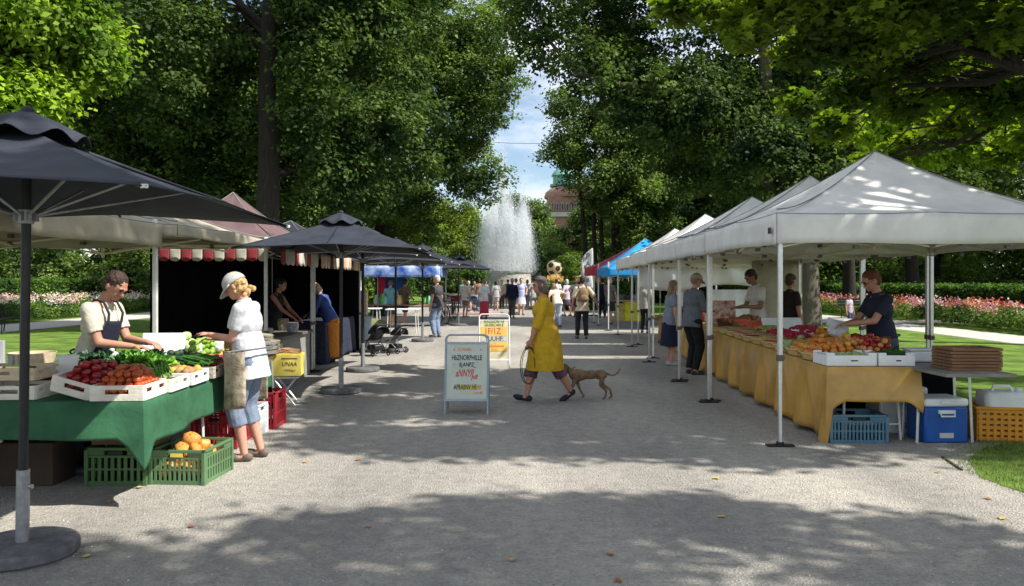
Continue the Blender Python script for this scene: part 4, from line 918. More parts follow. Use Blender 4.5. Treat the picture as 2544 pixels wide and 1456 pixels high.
bpy.data.objects['wooden_bowl'].location = (-3.78, 6.05, .945)
# ------------------------------------------------------------ right-hand stall goods
R_ = random.Random(21)
def foam_crate(label, loc, rz, w, d, h, notch=True):
    r = thing('foam_crate', label, 'crate', loc, rz, 'white foam crates on the mustard table'); a, b_ = w/2, d/2; f = MB()
    f.box((0, -b_+.01, h*.5), (w, .02, h)); f.box((0, b_-.01, h*.5), (w, .02, h)); f.box((-a+.01, 0, h*.5), (.0195, d-.04, h*.98)); f.box((a-.01, 0, h*.5), (.0195, d-.04, h*.98))
    f.build('wall_panel', M['foam'], r, bevel=.004); MB().box((0, 0, .01), (w-.04, d-.04, .018)).build('floor_panel', M['foam'], r)
    f = MB()
    for x in (-1, 1):
        for y in (-1, 1): f.box((x*(a-.04), y*(b_-.02), h+.012), (.08, .04, .025))
    f.build('stacking_lug', M['foam'], r, bevel=.004); MB().box((a*.1, -b_-.001, h*.5), (w*.14, .004, .012)).build('grip_slot', M['black_plastic'], r)
    return r
foam_crate('white foam crate of pears at the near corner of the mustard table', (3.40, 7.86, .757), .0, .5, .36, .105)
foam_crate('white foam crate of dark cucumbers at the table end by the blue cooler', (3.855, 7.86, .757), -.03, .36, .36, .105)
protos['pear'] = (blob_mesh('pear', mat('pear_skin', (.3, .36, .14), .6, .3, 14), .034, (1.3, 1, 1), 10), 'pale green pear in the white foam crate', 'pear')
heap('pear', (3.40, 7.86, .75), .44, .3, 0, 36, .034, 0, 31, .015)
stalks('cucumber_pile', 'dark cucumbers in the white foam crate', 'cucumbers', (3.88, 7.84, .84), .2, 12, DKG, 9, .1, .018, .1)
heap('potato', (3.84, 7.9, .757), .3, .28, 0, 22, .034, 0, 33, .015, label='pale brown root in the foam crate', group='roots in the foam crate')
def basket(label, loc, rz, w, d, h, mt=None, tilt=0):
    m = MB()
    def fn(u, v):
        a = 2*PI*u; e = 1-.22*(1-v); k = .012*math.sin(a*26+(0 if int(v*7) % 2 else PI))*.4
        return ((w/2*e+k)*math.cos(a), (d/2*e+k)*math.sin(a), h*v)
    r = thing('fruit_basket', label, 'basket', loc, rz, 'woven fruit baskets on the mustard table'); r.rotation_euler = (tilt, 0, rz)
    m.grid(fn, 52, 7, wrap=True); m.add([( w/2*.8*math.cos(2*PI*k/24), d/2*.8*math.sin(2*PI*k/24), .012) for k in range(24)], [tuple(range(24))])
    m.build('body', mt or M['wicker'], r, solid=.005)
    t = MB(); t.tube([(w/2*math.cos(2*PI*k/28), d/2*math.sin(2*PI*k/28), h) for k in range(29)], .011, 6); t.build('rim', mt or M['wicker'], r); return r
xs = lambda y: 3.13+.0514*(y-7.62)
kinds_ = [('peach', PEACH), ('orange', ORG), ('lemon', YEL), ('tomato', TOM)]
# the heap of oranges and peaches at the near end on a raised slanted bed
heap('orange', (3.52, 8.52, .80), .60, .80, 0, 140, .038, 0, 41, .04, (0, -.16), kinds=['orange', 'peach', 'orange', 'lemon'], label='orange or peach heaped loose on the mustard table', group='oranges and peaches heaped on the mustard table')
heap('peach', (3.84, 8.3, .82), .36, .5, 0, 70, .036, 0, 42, .03, (0, .1), kinds=['peach', 'tomato'], label='reddish peach beside the white bag', group='reddish peaches by the white bag')
heap('pear', (3.42, 9.12, .77), .42, .34, 0, 36, .036, 0, 43, .03, label='green pear beyond the oranges', group='green pears beyond the oranges')
heap('orange', (3.78, 9.2, .82), .34, .4, 0, 36, .038, 0, 44, .04, kinds=['potato', 'orange'], label='brown-orange fruit in the middle of the mustard table', group='brown-orange fruit mid table')
berry_m = island_mat('berries', [(.35, .0, .03), (.55, .02, .05), (.25, .0, .06)], .35, 0, spec=.6)
def berries(label, c, w, d, h, seed, mt, r=.012, n=260, cat='berries'):
    R2 = random.Random(seed); m = MB()
    for k in range(n):
        x, y = R2.uniform(-1, 1), R2.uniform(-1, 1)
        m.sph((x*w/2, y*d/2, h*(1-.6*(x*x+y*y)/2)+R2.uniform(-.01, .01)), r*R2.uniform(.85, 1.15), nu=6, nv=4)
    return tag(m.build('berries', mt, None, loc=c), label, cat, None, 'stuff')
names = ['peaches and a bread-like pile', 'red currants', 'pale mushrooms', 'strawberries', 'yellow plums', 'dark cherries', 'raspberries', 'mixed plums', 'green gooseberries', 'late strawberries']
cols = [(.7, .35, .12), (.45, .02, .03), (.55, .42, .3), (.55, .02, .04), (.6, .42, .06), (.12, .005, .02), (.5, .03, .1), (.4, .12, .1), (.3, .4, .1), (.5, .02, .04)]
for i in range(10):
    y = 8.35+i*.52; x = xs(y)+.13
    basket('shallow oval basket of %s along the street edge' % names[i] if i else 'shallow oval basket of peaches at the near corner, its rim over the cloth', (x, y, .757), PI/2, .48, .28, .07, tilt=0)
    bm_ = mat('fruit_%d' % i, cols[i], .45, .35, 30)
    berries('%s filling a street-side basket' % names[i], (x, y, .79), .34 if False else .2, .38, .035, 50+i, bm_, .014, 170)
for i, (x, y, lb, cc) in enumerate(((3.6, 9.75, 'dark red berries in the second row', 0), (3.62, 10.3, 'crimson berries in the second row by the front pole', 0), (3.95, 9.75, 'red berries along the vendor side', 0), (3.98, 10.4, 'purple-red berries beside the clear tubs', 0), (3.68, 10.95, 'grapes beneath the slanted foam lid', 1), (3.72, 11.6, 'pink radish bunches in the second row', 2), (3.76, 12.3, 'orange-red carrots piled toward the far end', 2), (4.05, 12.2, 'red carrots behind the carrot pile', 2), (3.8, 13.0, 'brown loaves and roots at the far end', 3), (4.1, 13.2, 'red-brown roots beneath the brown basket', 3))):
    b = thing('produce_tray', 'shallow woven tray holding '+lb, 'tray', (x, y, .757), 0); MB().box((0, 0, .04), (.3, .46, .08)).build('body', M['wicker'], b, bevel=.01)
    mt = [mat('mix%d' % i, (.4, .01, .05), .35, .4, 30), mat('mix%d' % i, (.32, .33, .08), .4, .4, 30), mat('mix%d' % i, (.62, .13, .08), .5, .4, 25), mat('mix%d' % i, (.35, .14, .05), .6, .4, 20)][cc]
    if cc == 2:
        for q in range(3): stalks('carrot_bunch', 'bunch of red carrots in '+lb, 'carrots', (x, y-.15+.15*q, .88+.02*q), .22, 16, mt, 60+i*3+q, .1, .016, .08, group='red carrot bunches on the mustard table')
    else: berries(lb, (x, y, .85+.12*(x-3.5)), .30, .44, .09, 70+i, mt, .017 if cc != 3 else .03, 200 if cc != 3 else 90)
m = MB(); m.box((0, 0, 0), (.62, .02, .24)); o = m.build('foam_board', M['foam'], None, bevel=.01, loc=(4.0, 11.35, .96), rot=(-.5, 0, .12)); tag(o, 'white foam board leaning at a slant behind the grapes', 'foam board')
for i, (x, y, h) in enumerate(((4.12, 10.7, .1), (4.2, 10.95, .14), (4.15, 10.3, .08), (4.28, 10.6, .12))):
    q = thing('plastic_tub', ['low clear tub of cut fruit beside the front tent pole', 'taller frosted tub behind the low one', 'small frosted tub at the vendor side', 'square frosted tub nearest the tree trunk'][i], 'tub', (x, y, .757)); MB().box((0, 0, h/2), (.16, .14, h)).build('body', M['white_plastic'], q, bevel=.01); MB().box((0, 0, h+.006), (.17, .15, .014)).build('lid', M['white_plastic'], q, bevel=.004)
m = MB(); m.grid(lambda u, v: (.22*u-.11, .03*math.sin(5*u), .16*v+.02*math.sin(7*u)*v), 10, 5); tag(m.build('price_sheet', mat('lime_paper', (.45, .5, .05), .7), None, solid=.003, loc=(3.98, 9.65, .86), rot=(-.2, 0, .1)), 'curled lime green paper standing among the berries', 'paper')
b = MB(); b.sph((0, 0, 0), (.13, .06, .1)); b.sph((.06, 0, -.1), (.1, .06, .07)); b.box((-.02, 0, .05), (.22, .05, .1), R=Matrix.Rotation(.3, 3, 'Y')); me = remesh(b, bagm, .01, 2, .05, _tex, 'produce_bag'); tag(obj_from(me, 'produce_bag', None, (3.72, 8.76, 1.06)), 'white paper bag in the red-haired man\'s hands', 'bag')
stalks('aubergine_pile', 'dark aubergines under the white bag', 'aubergines', (3.86, 8.62, .93), .2, 9, mat('aubergine', (.008, .012, .012), .3), 91, -.3, .026, .14)
for i, (x, y) in enumerate(((3.75, 13.5), (3.95, 13.6))): basket(['brown basket of loaves at the far end of the mustard table', 'tall orange-brown bowl at the far end'][i], (x, y, .80), 0, .3, .26, .14, M['brownwood'] if i == 0 else M['wood'])
o = MB().box((0, 0, .2), (.5, .05, .4)).build('display_board', mat('red_white_print', (.5, .08, .06), .6, .3, 12, col2=(.7, .6, .5)), None, bevel=.01, loc=(3.95, 14.4, .85), rot=(-.15, 0, 0)); tag(o, 'red and white patterned board behind the carrots', 'board')
for i in range(5):
    o = MB().box((0, 0, 0), (.3, .3, .25)).build('goods_box', mat('goods%d' % i, [(.5, .45, .35), (.35, .03, .05), (.6, .6, .58), (.1, .1, .12), (.4, .2, .1)][i], .7, .2), None, bevel=.02, loc=(4.02-.05*(i % 2), 15.3+i*.85, .885)); tag(o, ['tan', 'dark red', 'white', 'black', 'rust brown'][i]+' box of goods on the far mustard table', 'box')
# cooler etc.
def cooler(label, loc, rz, w, d, h, bm_, lm):
    q = thing('cool_box', label, 'cool box', loc, rz); MB().box((0, 0, h*.4), (w, d, h*.8)).build('body', bm_, q, bevel=.02)
    MB().box((0, 0, h*.89), (w+.015, d+.015, h*.18)).build('lid', lm, q, bevel=.025)
    m = MB(); m.tube([(-.07, -d/2-.012, h*.70), (-.07, -d/2-.03, h*.60), (.07, -d/2-.03, h*.60), (.07, -d/2-.012, h*.70)], .009, 6); m.box((0, -d/2-.006, h*.69), (.17, .012, .035)); m.build('handle', lm, q)
    MB().cyl((w/2, 0, h*.74), (w/2+.04, 0, h*.74), .015).build('drain_tap', lm, q); MB().box((0, -d/2-.002, h*.17), (w*.32, .004, h*.11)).build('badge', M['alu'], q)
    l_ = MB(); l_.box((0, -d/2-.012, h*.9), (w*.3, .014, .03)); l_.build('latch', lm, q); return q
cooler('blue cool box with white lid on the gravel beside the mustard table', (4.30, 7.78, 0), math.radians(2), .44, .34, .45, M['blue_plastic'], M['white_plastic'])
cooler('pale grey-blue cool box behind the blue one', (4.12, 8.25, 0), 0, .5, .34, .5, M['white_plastic'], M['white_plastic'])
q = thing('plastic_basket', 'orange perforated basket at the grass edge holding a jerrycan', 'basket', (5.0, 7.85, 0), math.radians(-12)); m = MB()
for z0, z1 in ((0, .08), (.1, .15), (.17, .22), (.24, .33)): m.lathe([(.30+.08*z0, z0), (.30+.08*z1, z1)], 4, close=False) if False else None
for zz in range(6):
    z = .03+.055*zz; e = 1+.12*z; m.box((0, -.19*e, z), (.56*e, .012, .034)); m.box((0, .19*e, z), (.56*e, .012, .034)); m.box((-.28*e, 0, z), (.012, .38*e, .034)); m.box((.28*e, 0, z), (.012, .38*e, .034))
for k in range(9): x = -.26+.065*k; m.box((x, -.198, .17), (.03, .01, .33)); m.box((x, .198, .17), (.03, .01, .33))
for k in range(7): y = -.18+.06*k; m.box((-.288, y, .17), (.01, .03, .33)); m.box((.288, y, .17), (.01, .03, .33))
m.build('body', M['orange_plastic'], q); m = MB(); m.box((0, -.205, .335), (.62, .03, .03)); m.box((0, .205, .335), (.62, .03, .03)); m.box((-.3, 0, .335), (.03, .4, .03)); m.box((.3, 0, .335), (.03, .4, .03)); m.build('rim', M['orange_plastic'], q, bevel=.006); MB().box((0, 0, .01), (.54, .36, .02)).build('floor_panel', M['orange_plastic'], q)
q = thing('jerrycan', 'white translucent jerrycan lying on the orange basket', 'jerrycan', (4.98, 7.8, .30), math.radians(-10)); MB().box((0, 0, .1), (.42, .3, .19)).build('body', M['white_plastic'], q, bevel=.045)
m = MB(); m.tube([(-.1, 0, .19), (-.08, 0, .24), (.06, 0, .24), (.1, 0, .19)], .016, 8); m.build('handle', M['white_plastic'], q); MB().cyl((.15, 0, .17), (.15, 0, .225), .03).build('cap', M['white_plastic'], q)
r = ftable('grey folding side table carrying the wooden trays', 3.97, 4.62, 7.02, 8.5, z=.755, topm=mat('grey_top', (.2, .19, .18), .6, .2), brace=False)
for ch in r.children:
    if ch.name.startswith('leg'): ch.scale = (1.0, .2, 1)
bc = cloth('black_cloth', 'black cloth hanging behind the side table', [(3.95, 8.9), (5.1, 8.9), (5.1, 9.3), (3.95, 9.3)], .72, [.72, .7, .7, .7], M['black_cloth'], cat='cloth', amp=.02, seed=12, corner_drop=0, flare=.02)
for k in range(7):
    q = thing('wooden_tray', 'brown woven wooden tray in the stack on the side table', 'tray', (4.4+R_.uniform(-.006, .006), 7.44+R_.uniform(-.006, .006), .757+.031*k), math.radians(R_.uniform(-1.5, 1.5)), 'stack of brown wooden trays'); m = MB()
    m.box((0, -.17, .013), (.48, .016, .026)); m.box((0, .17, .013), (.48, .016, .026)); m.box((-.235, 0, .013), (.016, .33, .026)); m.box((.235, 0, .013), (.016, .33, .026)); m.build('side', M['brownwood'], q, bevel=.002)
    MB().box((0, 0, .006), (.46, .33, .006)).build('floor_panel', M['brownwood'], q)
q = thing('food_tub', 'white lidded tub on the side table left of the wooden trays', 'tub', (4.3, 8.12, .757)); MB().box((0, 0, .06), (.27, .2, .12)).build('body', M['white_plastic'], q, bevel=.02); MB().box((0, 0, .13), (.29, .22, .02)).build('lid', M['white_plastic'], q, bevel=.008)
# ------------------------------------------------------------ sandwich boards
def aframe(label, loc, rz, w, h, fm, board, base):
    r = thing('sandwich_board', label, 'sign', loc, rz)
    parts = []
    for s, sp in ((-1, -.0), (1, .0)):
        m = MB(); t = math.radians(11)*(-s); a = w/2; rr_ = .06
        pts = [(-a, 0, 0), (-a, 0, h-rr_)]+[(-a+rr_-rr_*math.cos(q), 0, h-rr_+rr_*math.sin(q)) for q in np.linspace(.2, PI/2, 5)]+[(a-rr_+rr_*math.sin(q), 0, h-rr_+rr_*math.cos(q)) for q in np.linspace(0, PI/2-.2, 5)]+[(a, 0, h-rr_), (a, 0, 0)]
        m.tube(pts, .012, 8); m.box((0, 0, h*.18), (w, .018, .028)); m.box((0, 0, h*.89), (w, .018, .022))
        o = m.build('frame', fm, r, loc=(0, s*(h*math.sin(math.radians(11))+.01), .0), rot=(math.radians(11)*s, 0, 0))
        b = MB().box((0, 0, h*.535), (w-.03, .01, h*.70)).build('board', board, o)
        parts.append(b)
        if s > 0: continue
    return r, parts[0]
gf = mat('sign_frame_grey', (.3, .37, .43), .4, .1, metal=.3); bd = mat('sign_board', (.52, .58, .5), .6, .1, 2.5)
r, b = aframe('pale grey-green sandwich board with black and red hand lettering', (-.55, 9.45, 0), math.radians(-1), .52, .965, gf, bd, None)
def lt(s, sz, m, x, z, sx=1, shear=0, bold=0, par=None, y=-.007): return text(s, sz, m, par or b, (x, y, z), (PI/2, 0, 0), sx=sx, shear=shear, bold=bold)
lt('A  DUNNAr', .06, M['orangeink'], -.055, .765, .72); lt('AL', .03, mat('greyink', (.2, .22, .22), .7), .17, .77, .8, .3)
lt('HbZNORPHILLE', .088, M['ink'], .0, .655, .60, 0, .001); lt('8\u00bfANPZ_', .075, M['ink'], .01, .575, .7, .1, .001); lt('\u00a9', .05, mat('paleink', (.5, .58, .25), .7), -.155, .58, .8)
lt('aNNYP', .125, M['redink'], -.03, .455, .55, .35, .0015); lt('Jui\u017e', .075, M['redink'], .095, .43, .7, .3, .0015)
MB().box((.02, -.006, .325), (.25, .003, .055)).build('yellow_panel', mat('sign_yellow', (.62, .5, .1), .7), b)
lt('APRAIINV HE', .085, M['ink'], -.015, .30, .56, 0, .001, y=-.009); lt('HE', .07, M['orangeink'], .155, .305, .62, y=-.0105); lt('CAALBE', .042, M['orangeink'], .135, .245, .85)
wf = mat('sign_frame_white', (.75, .75, .74), .4, .06)
r, b2 = aframe('white framed sandwich board with yellow poster, behind the nearer sign', (-.33, 14.15, 0), math.radians(3), .55, 1.02, wf, mat('poster_base', (.62, .55, .35), .7), None)
def bx(c, d, m, par, nm='poster_band'): return MB().box(c, d).build(nm, m, par)
ye = mat('poster_yellow', (.66, .47, .1), .7, .1)
bx((0, -.007, .70), (.48, .003, .17), ye, b2); bx((0, -.007, .42), (.48, .003, .17), ye, b2); bx((0, -.007, .565), (.48, .003, .09), mat('poster_grey', (.5, .5, .46), .7), b2)
for t_, sz, mm, x, z, sx in (('BAGGON HI', .075, M['greenink'], 0, .865, .9), ('GUERCAN II', .07, M['greenink'], 0, .80, .9), ('1F/1Z', .16, M['redink'], -.03, .655, .8), ('TUUHF:', .11, M['ink'], .0, .53, .9), ('. . - .', .08, M['orangeink'], 0, .46, 1), ('RDUWAWE', .05, M['redink'], .03, .41, 1.1), ('81K', .07, M['orangeink'], 0, .345, 1)): text(t_, sz, mm, b2, (x, -.0095, z), (PI/2, 0, 0), sx=sx, bold=.001)
# ------------------------------------------------------------ feather flag
r = thing('feather_flag', 'white feather flag with dark letters beside the red gazebo', 'flag', P(1478, 700, 36).to_3d()*1)
r.location = ((1474-1272)/F*36, 36, 0)
m = MB(); m.tube([(0, 0, 0), (0, 0, 2.6), (-.02, 0, 3.15)], [.02, .014, .008], 8); m.build('pole', M['alu'], r); MB().lathe([(.25, 0), (.25, .05), (.03, .08)], 20).build('base', M['darkmetal'], r)
m = MB(); m.grid(lambda u, v: (-.02-(.56*(1-.0*v)*(1-max(0, (v-.6)/.4)**2.2*.92))*(1-u)+0, .02*math.sin(v*9+u*4), 1.25+1.92*v), 6, 20); fl = m.build('flag_cloth', mat('flag_white', (.75, .76, .76), .7, trans=.3), r, solid=.004)
for k, ch in enumerate('PACBO'): text(ch, .36-.03*k, mat('flag_navy', (.03, .05, .12), .7) if k == 0 else bpy.data.materials['flag_navy'], fl, (-.26, -.045, 2.68-.36*k), (PI/2, 0, 0), ext=.004, bold=.006)
# ------------------------------------------------------------ giant football ornament
r = thing('giant_football', 'giant black and white football ornament on the flower mound', 'ornament', ((1377-1272)/F*45, 45, 2.42))
m = MB(); ic = bmesh.new(); bmesh.ops.create_icosphere(ic, subdivisions=4, radius=.46); ico = bmesh.new(); bmesh.ops.create_icosphere(ico, subdivisions=1, radius=1)
dirs = [v.co.normalized() for v in ico.verts]; me = bpy.data.meshes.new('football'); 
for f in ic.faces:
    c = f.calc_center_median().normalized(); f.material_index = 1 if max(c.dot(d) for d in dirs) > .93 else 0; f.smooth = True
ic.to_mesh(me); me.materials.append(mat('ball_white', (.66, .58, .36), .5)); me.materials.append(mat('ball_black', (.05, .02, .012), .5)); obj_from(me, 'ball', r, rot=(.5, .3, .2))
MB().lathe([(.5, -1.9), (.42, -.9), (.2, -.45)], 20).build('pedestal', M['foam'], r)
# ------------------------------------------------------------ left street furniture
q = thing('stool', 'folding metal stool carrying the yellow crate', 'stool', (-2.96, 10.1, 0), .15); m = MB()
for s in (-1, 1): m.tube([(-.16, s*.15, .36), (.12, s*.15, .0), (.2, s*.15, 0)], .011, 6); m.tube([(.14, s*.13, .36), (-.14, s*.13, 0)], .011, 6)
m.cyl((-.14, -.15, .03), (-.14, .15, .03), .011); m.cyl((.12, -.15, .02), (.12, .15, .02), .011); m.cyl((0, -.15, .2), (0, .15, .2), .01); m.build('frame', M['alu'], q); MB().box((0, 0, .355), (.34, .34, .02)).build('seat', M['alu'], q, bevel=.005)
q = thing('yellow_crate', 'yellow plastic crate with scribbled black writing on a stool', 'crate', (-2.96, 10.08, .37), .12); yb = MB(); yb.box((0, -.15, .15), (.42, .014, .28)); yb.box((0, .15, .15), (.42, .014, .28)); yb.box((-.2, 0, .15), (.014, .3, .28)); yb.box((.2, 0, .15), (.014, .3, .28)); yb.box((0, 0, .01), (.4, .3, .014)); ybo = yb.build('body', M['yellow_plastic'], q, bevel=.004)
text('UNAA', .075, M['ink'], ybo, (.06, -.159, .14), (PI/2, 0, 0), sx=.9, shear=.2); text('~mHeil', .05, M['ink'], ybo, (.05, -.159, .07), (PI/2, .15, 0), sx=1, shear=.5); MB().box((.06, -.158, .235), (.2, .002, .014)).build('lettering', M['ink'], ybo)
stalks('twig_bundle', 'dry twigs lying in the yellow crate', 'twigs', (-2.96, 10.05, .66), .34, 26, POT, 77, .1, .008, .1)
m = MB()
for k in range(3): m.lathe([(.2, .0+k*.055), (.26, .01+k*.055), (.27, .05+k*.055), (.2, .052+k*.055)], 28)
ftable('low display table carrying the grey woven bowls', -3.5, -3.0, 9.2, 9.9, z=.7, legm=M['alu'])
tag(m.build('woven_bowl', mat('greywicker', (.28, .26, .21), .85, .3, 30, .6, 80), None, loc=(-3.16, 9.55, .705)), 'stack of grey woven bowls behind the customer', 'bowl')
stalks('dry_herb_bundle', 'grey dried herbs heaped on the woven bowls', 'herbs', (-3.16, 9.55, .89), .34, 40, mat('dryherb', (.3, .27, .2), .9), 78, .4, .006, .14)
q = thing('stall_counter', 'dark stall counter with white and yellow poster on its end', 'counter', (-3.95, 12.45, 0)); MB().box((0, 0, .36), (.9, 1.7, .72)).build('body', mat('counter_grey', (.25, .25, .24), .7), q, bevel=.01); MB().box((0, 0, .745), (1.0, 1.8, .05)).build('countertop', mat('counter_top', (.13, .12, .1), .6), q, bevel=.01)
MB().box((-.2, -.87, .52), (.42, .02, .3)).build('orange_box_panel', mat('panel_orange', (.4, .2, .07), .7), q)
pb = MB().box((.27, -.865, .5), (.44, .02, .34)).build('poster', mat('poster_white', (.55, .55, .53), .7), q); MB().box((.38, -.878, .5), (.2, .004, .33)).build('poster_panel', ye, pb)
text('IVCK', .11, M['ink'], pb, (.25, -.882, .56), (PI/2, 0, 0), sx=1.1); text('HENT TR', .075, M['ink'], pb, (.26, -.882, .44), (PI/2, 0, 0), sx=1)
for i, (x, y, h) in enumerate(((-4.2, 11.9, .3), (-3.75, 11.75, .12), (-3.6, 12.6, .16), (-3.9, 13.1, .2))):
    tag(MB().lathe([(.08, 0), (.1, h*.5), (.09, h)], 16).build('goods_jar', mat('jar%d' % i, [(.35, .36, .28), (.4, .38, .3), (.3, .3, .3), (.25, .2, .15)][i], .6, .4, 20), None, loc=(x, y, .772)), ['tall pale patterned jar', 'squat cream jar', 'grey jar', 'brown jar'][i]+' on the dark stall counter', 'jar')
ftable('dark counter table of the rear dark stall', -4.3, -3.65, 14.9, 17.5, z=.8)
cloth('tablecloth', 'near-black cloth over the rear dark stall counter', [(-4.35, 14.85), (-3.62, 14.85), (-3.62, 17.55), (-4.35, 17.55)], .81, [.75]*4, mat('darkcloth', (.02, .025, .05), .8, .4, 20), seed=30)
q = thing('waste_bin', 'pale blue bin with timber on top behind the orange skirt', 'bin', (-3.62, 18.6, 0)); MB().lathe([(.17, .06), (.22, .7), (.25, .72), (.25, .76), (.1, .78)], 20).build('body', mat('binblue', (.3, .38, .42), .6), q); 
for a in range(3): MB().sph((.15*math.cos(a*2.1), .15*math.sin(a*2.1), .035), .035).build('wheel', M['black_plastic'], q)
tag(MB().box((0, 0, .3), (.24, .16, .6)).build('timber_block', M['wood'], None, bevel=.02, loc=(-3.62, 18.6, .785)), 'pale upright timber block standing on the bin', 'block')
# strollers
def stroller(label, loc, rz, mt, group='parked strollers', s=1, fm=None):
    r = thing('stroller', label, 'stroller', loc, rz, group); r.scale = (s,)*3
    m = MB()
    for y in (-.22, .22): m.tube([(-.42, y, .95), (-.3, y, .85), (.1, y, .45), (.36, y, .12)], .013, 6); m.tube([(.1, y, .45), (-.28, y, .12)], .013, 6)
    m.cyl((-.42, -.22, .95), (-.42, .22, .95), .016); m.cyl((-.28, -.25, .12), (-.28, .25, .12), .01); m.cyl((.36, -.25, .12), (.36, .25, .12), .01); m.build('frame', fm or M['alu'], r)
    se = MB(); se.grid(lambda u, v: (-.2+.5*v, -.2+.4*u, .72-.38*v+.1*(2*v-1)**2), 6, 8); se.build('seat', mt, r, solid=.03)
    h = MB(); h.grid(lambda u, v: (-.22+.3*math.cos(PI*.6*v+.4), -.23*math.cos(PI*u), .66+.3*math.sin(PI*.6*v+.4)*math.sin(PI*u)**.5), 12, 8); h.build('hood', mt, r, solid=.01)
    b = MB(); b.box((-.02, 0, .26), (.4, .34, .16)); b.build('shopping_basket', mt, r, bevel=.03)
    for x, y in ((-.28, .27), (-.28, -.27), (.36, .27), (.36, -.27)):
        w = MB(); w.tube([(x+.095*math.cos(a), y, .12+.095*math.sin(a)) for a in np.linspace(0, 2*PI, 17)], .02, 6); w.cyl((x, y-.012, .12), (x, y+.012, .12), .045, n=10); w.build('wheel', M['black_plastic'], r)
    return r
stroller('black stroller parked under the fourth dark umbrella', (-2.95, 16.6, 0), 2.3, M['black_plastic'], s=.72, fm=M['darkmetal'])
stroller('black folded pushchair just behind the black stroller', (-2.62, 17.2, 0), 2.7, M['black_plastic'], s=.62)
stroller('blue-grey pram far off among the crowd', (-1.75, 38, 0), 1.2, mat('pram_blue', (.12, .17, .25), .7))
def bike(label, loc, rz, mt):
    r = thing('bicycle', label, 'bicycle', loc, rz, 'bicycles parked by the blue stall'); m = MB()
    A, B_, C_, D = (-.45, 0, .34), (0, 0, .3), (-.12, 0, .82), (.4, 0, .8); m.tube([A, C_, D, B_, C_], .016, 6); m.tube([A, B_], .014, 6); m.tube([D, (.55, 0, .34)], .014, 6); m.build('frame', mt, r)
    for x in (-.45, .55):
        w = MB(); w.tube([(x+.32*math.cos(a), 0, .34+.32*math.sin(a)) for a in np.linspace(0, 2*PI, 25)], .018, 6)
        for a in np.linspace(0, PI, 7)[:-1]: w.cyl((x-.31*math.cos(a), 0, .34-.31*math.sin(a)), (x+.31*math.cos(a), 0, .34+.31*math.sin(a)), .003, n=4)
        w.build('wheel', M['black_plastic'], r)
    h = MB(); h.tube([(.3, -.28, 1.02), (.4, -.1, .98), (.4, .1, .98), (.3, .28, 1.02)], .013, 6); h.cyl((.4, 0, .8), (.4, 0, .98), .013); h.build('handlebar', M['darkmetal'], r); MB().sph((-.15, 0, .9), (.13, .07, .03)).build('saddle', M['black_plastic'], r)
    b = MB(); b.box((.62, 0, .88), (.26, .32, .2)); b.build('front_basket', M['red_plastic'], r); return r
bike('red bicycle leaning nearest the blue stall', (-2.6, 29.5, 0), 1.9, M['red_plastic']); bike('black bicycle beyond the red one', (-2.4, 31.2, 0), 1.5, M['darkmetal']); bike('silver bicycle behind the person in taupe shorts', (-2.7, 33, 0), 1.2, M['alu'])
# white tables far left, goods
for i, (x0, x1, y0, lb) in enumerate(((-3.9, -2.9, 23.6, 'white trestle table beyond the black stroller'), (-5.0, -4.2, 24.2, 'white trestle table with grey bags'))):
    ftable(lb, x0, x1, y0, y0+.7, z=.76, legm=M['whitepole'], topm=M['white_plastic'])
gr = random.Random(8)
for i in range(14):
    x = -4.9+2.1*gr.random(); s = gr.uniform(.1, .2)
    tag(MB().lathe([(s*.5, 0), (s*.6, s*.6), (s*.35, s*1.5), (s*.3, s*1.9)], 12).build('stall_ware', mat('ware%d' % i, [gr.uniform(.05, .6) for _ in range(3)], .6), None, loc=(x, 26.2+gr.random(), .82)), 'small colourful piece of ware under the blue tarpaulin', 'ware', 'wares under the blue tarpaulin')
ftable('long table of wares under the blue tarpaulin', -5.0, -2.7, 26.1, 27.3, z=.82, legm=M['whitepole'])
tag(remesh(MB().sph((0, 0, .25), (.6, .4, .3)), mat('olive_sack', (.14, .15, .07), .9), .04, 3, .06, _texs, 'sack') and obj_from(remesh(MB().sph((0, 0, .2), (.6, .4, .26)), bpy.data.materials['olive_sack'], .03, 3, .06, _texs, 'sack'), 'sack', None, (-4.5, 24.3, 0)), 'olive sack on the ground beyond the grey-haired man', 'sack')
# yellow counter
q = thing('yellow_counter', 'bright yellow counter under the red and blue gazebos', 'counter', (4.95, 31.5, 0)); MB().box((0, 0, .4), (.75, .6, .8)).build('body', mat('bright_yellow', (.75, .68, .02), .6), q, bevel=.02); MB().box((-.55, 0, .36), (.34, .7, .72)).build('side_cabinet', mat('dullyellow', (.5, .42, .12), .6), q, bevel=.02); MB().box((-.1, 0, .83), (1.2, .75, .05)).build('countertop', M['wood'], q)
for i in range(8):
    tag(MB().sph((0, 0, .1), (.12, .1, .13)).build('counter_ware', mat('cw%d' % i, [gr.uniform(.03, .5) for _ in range(3)], .6, .3, 12), None, loc=(4.45+.14*i, 31.5+.1*(i % 2), .86)), 'rounded dark ware on the yellow counter', 'ware', 'wares on the yellow counter')
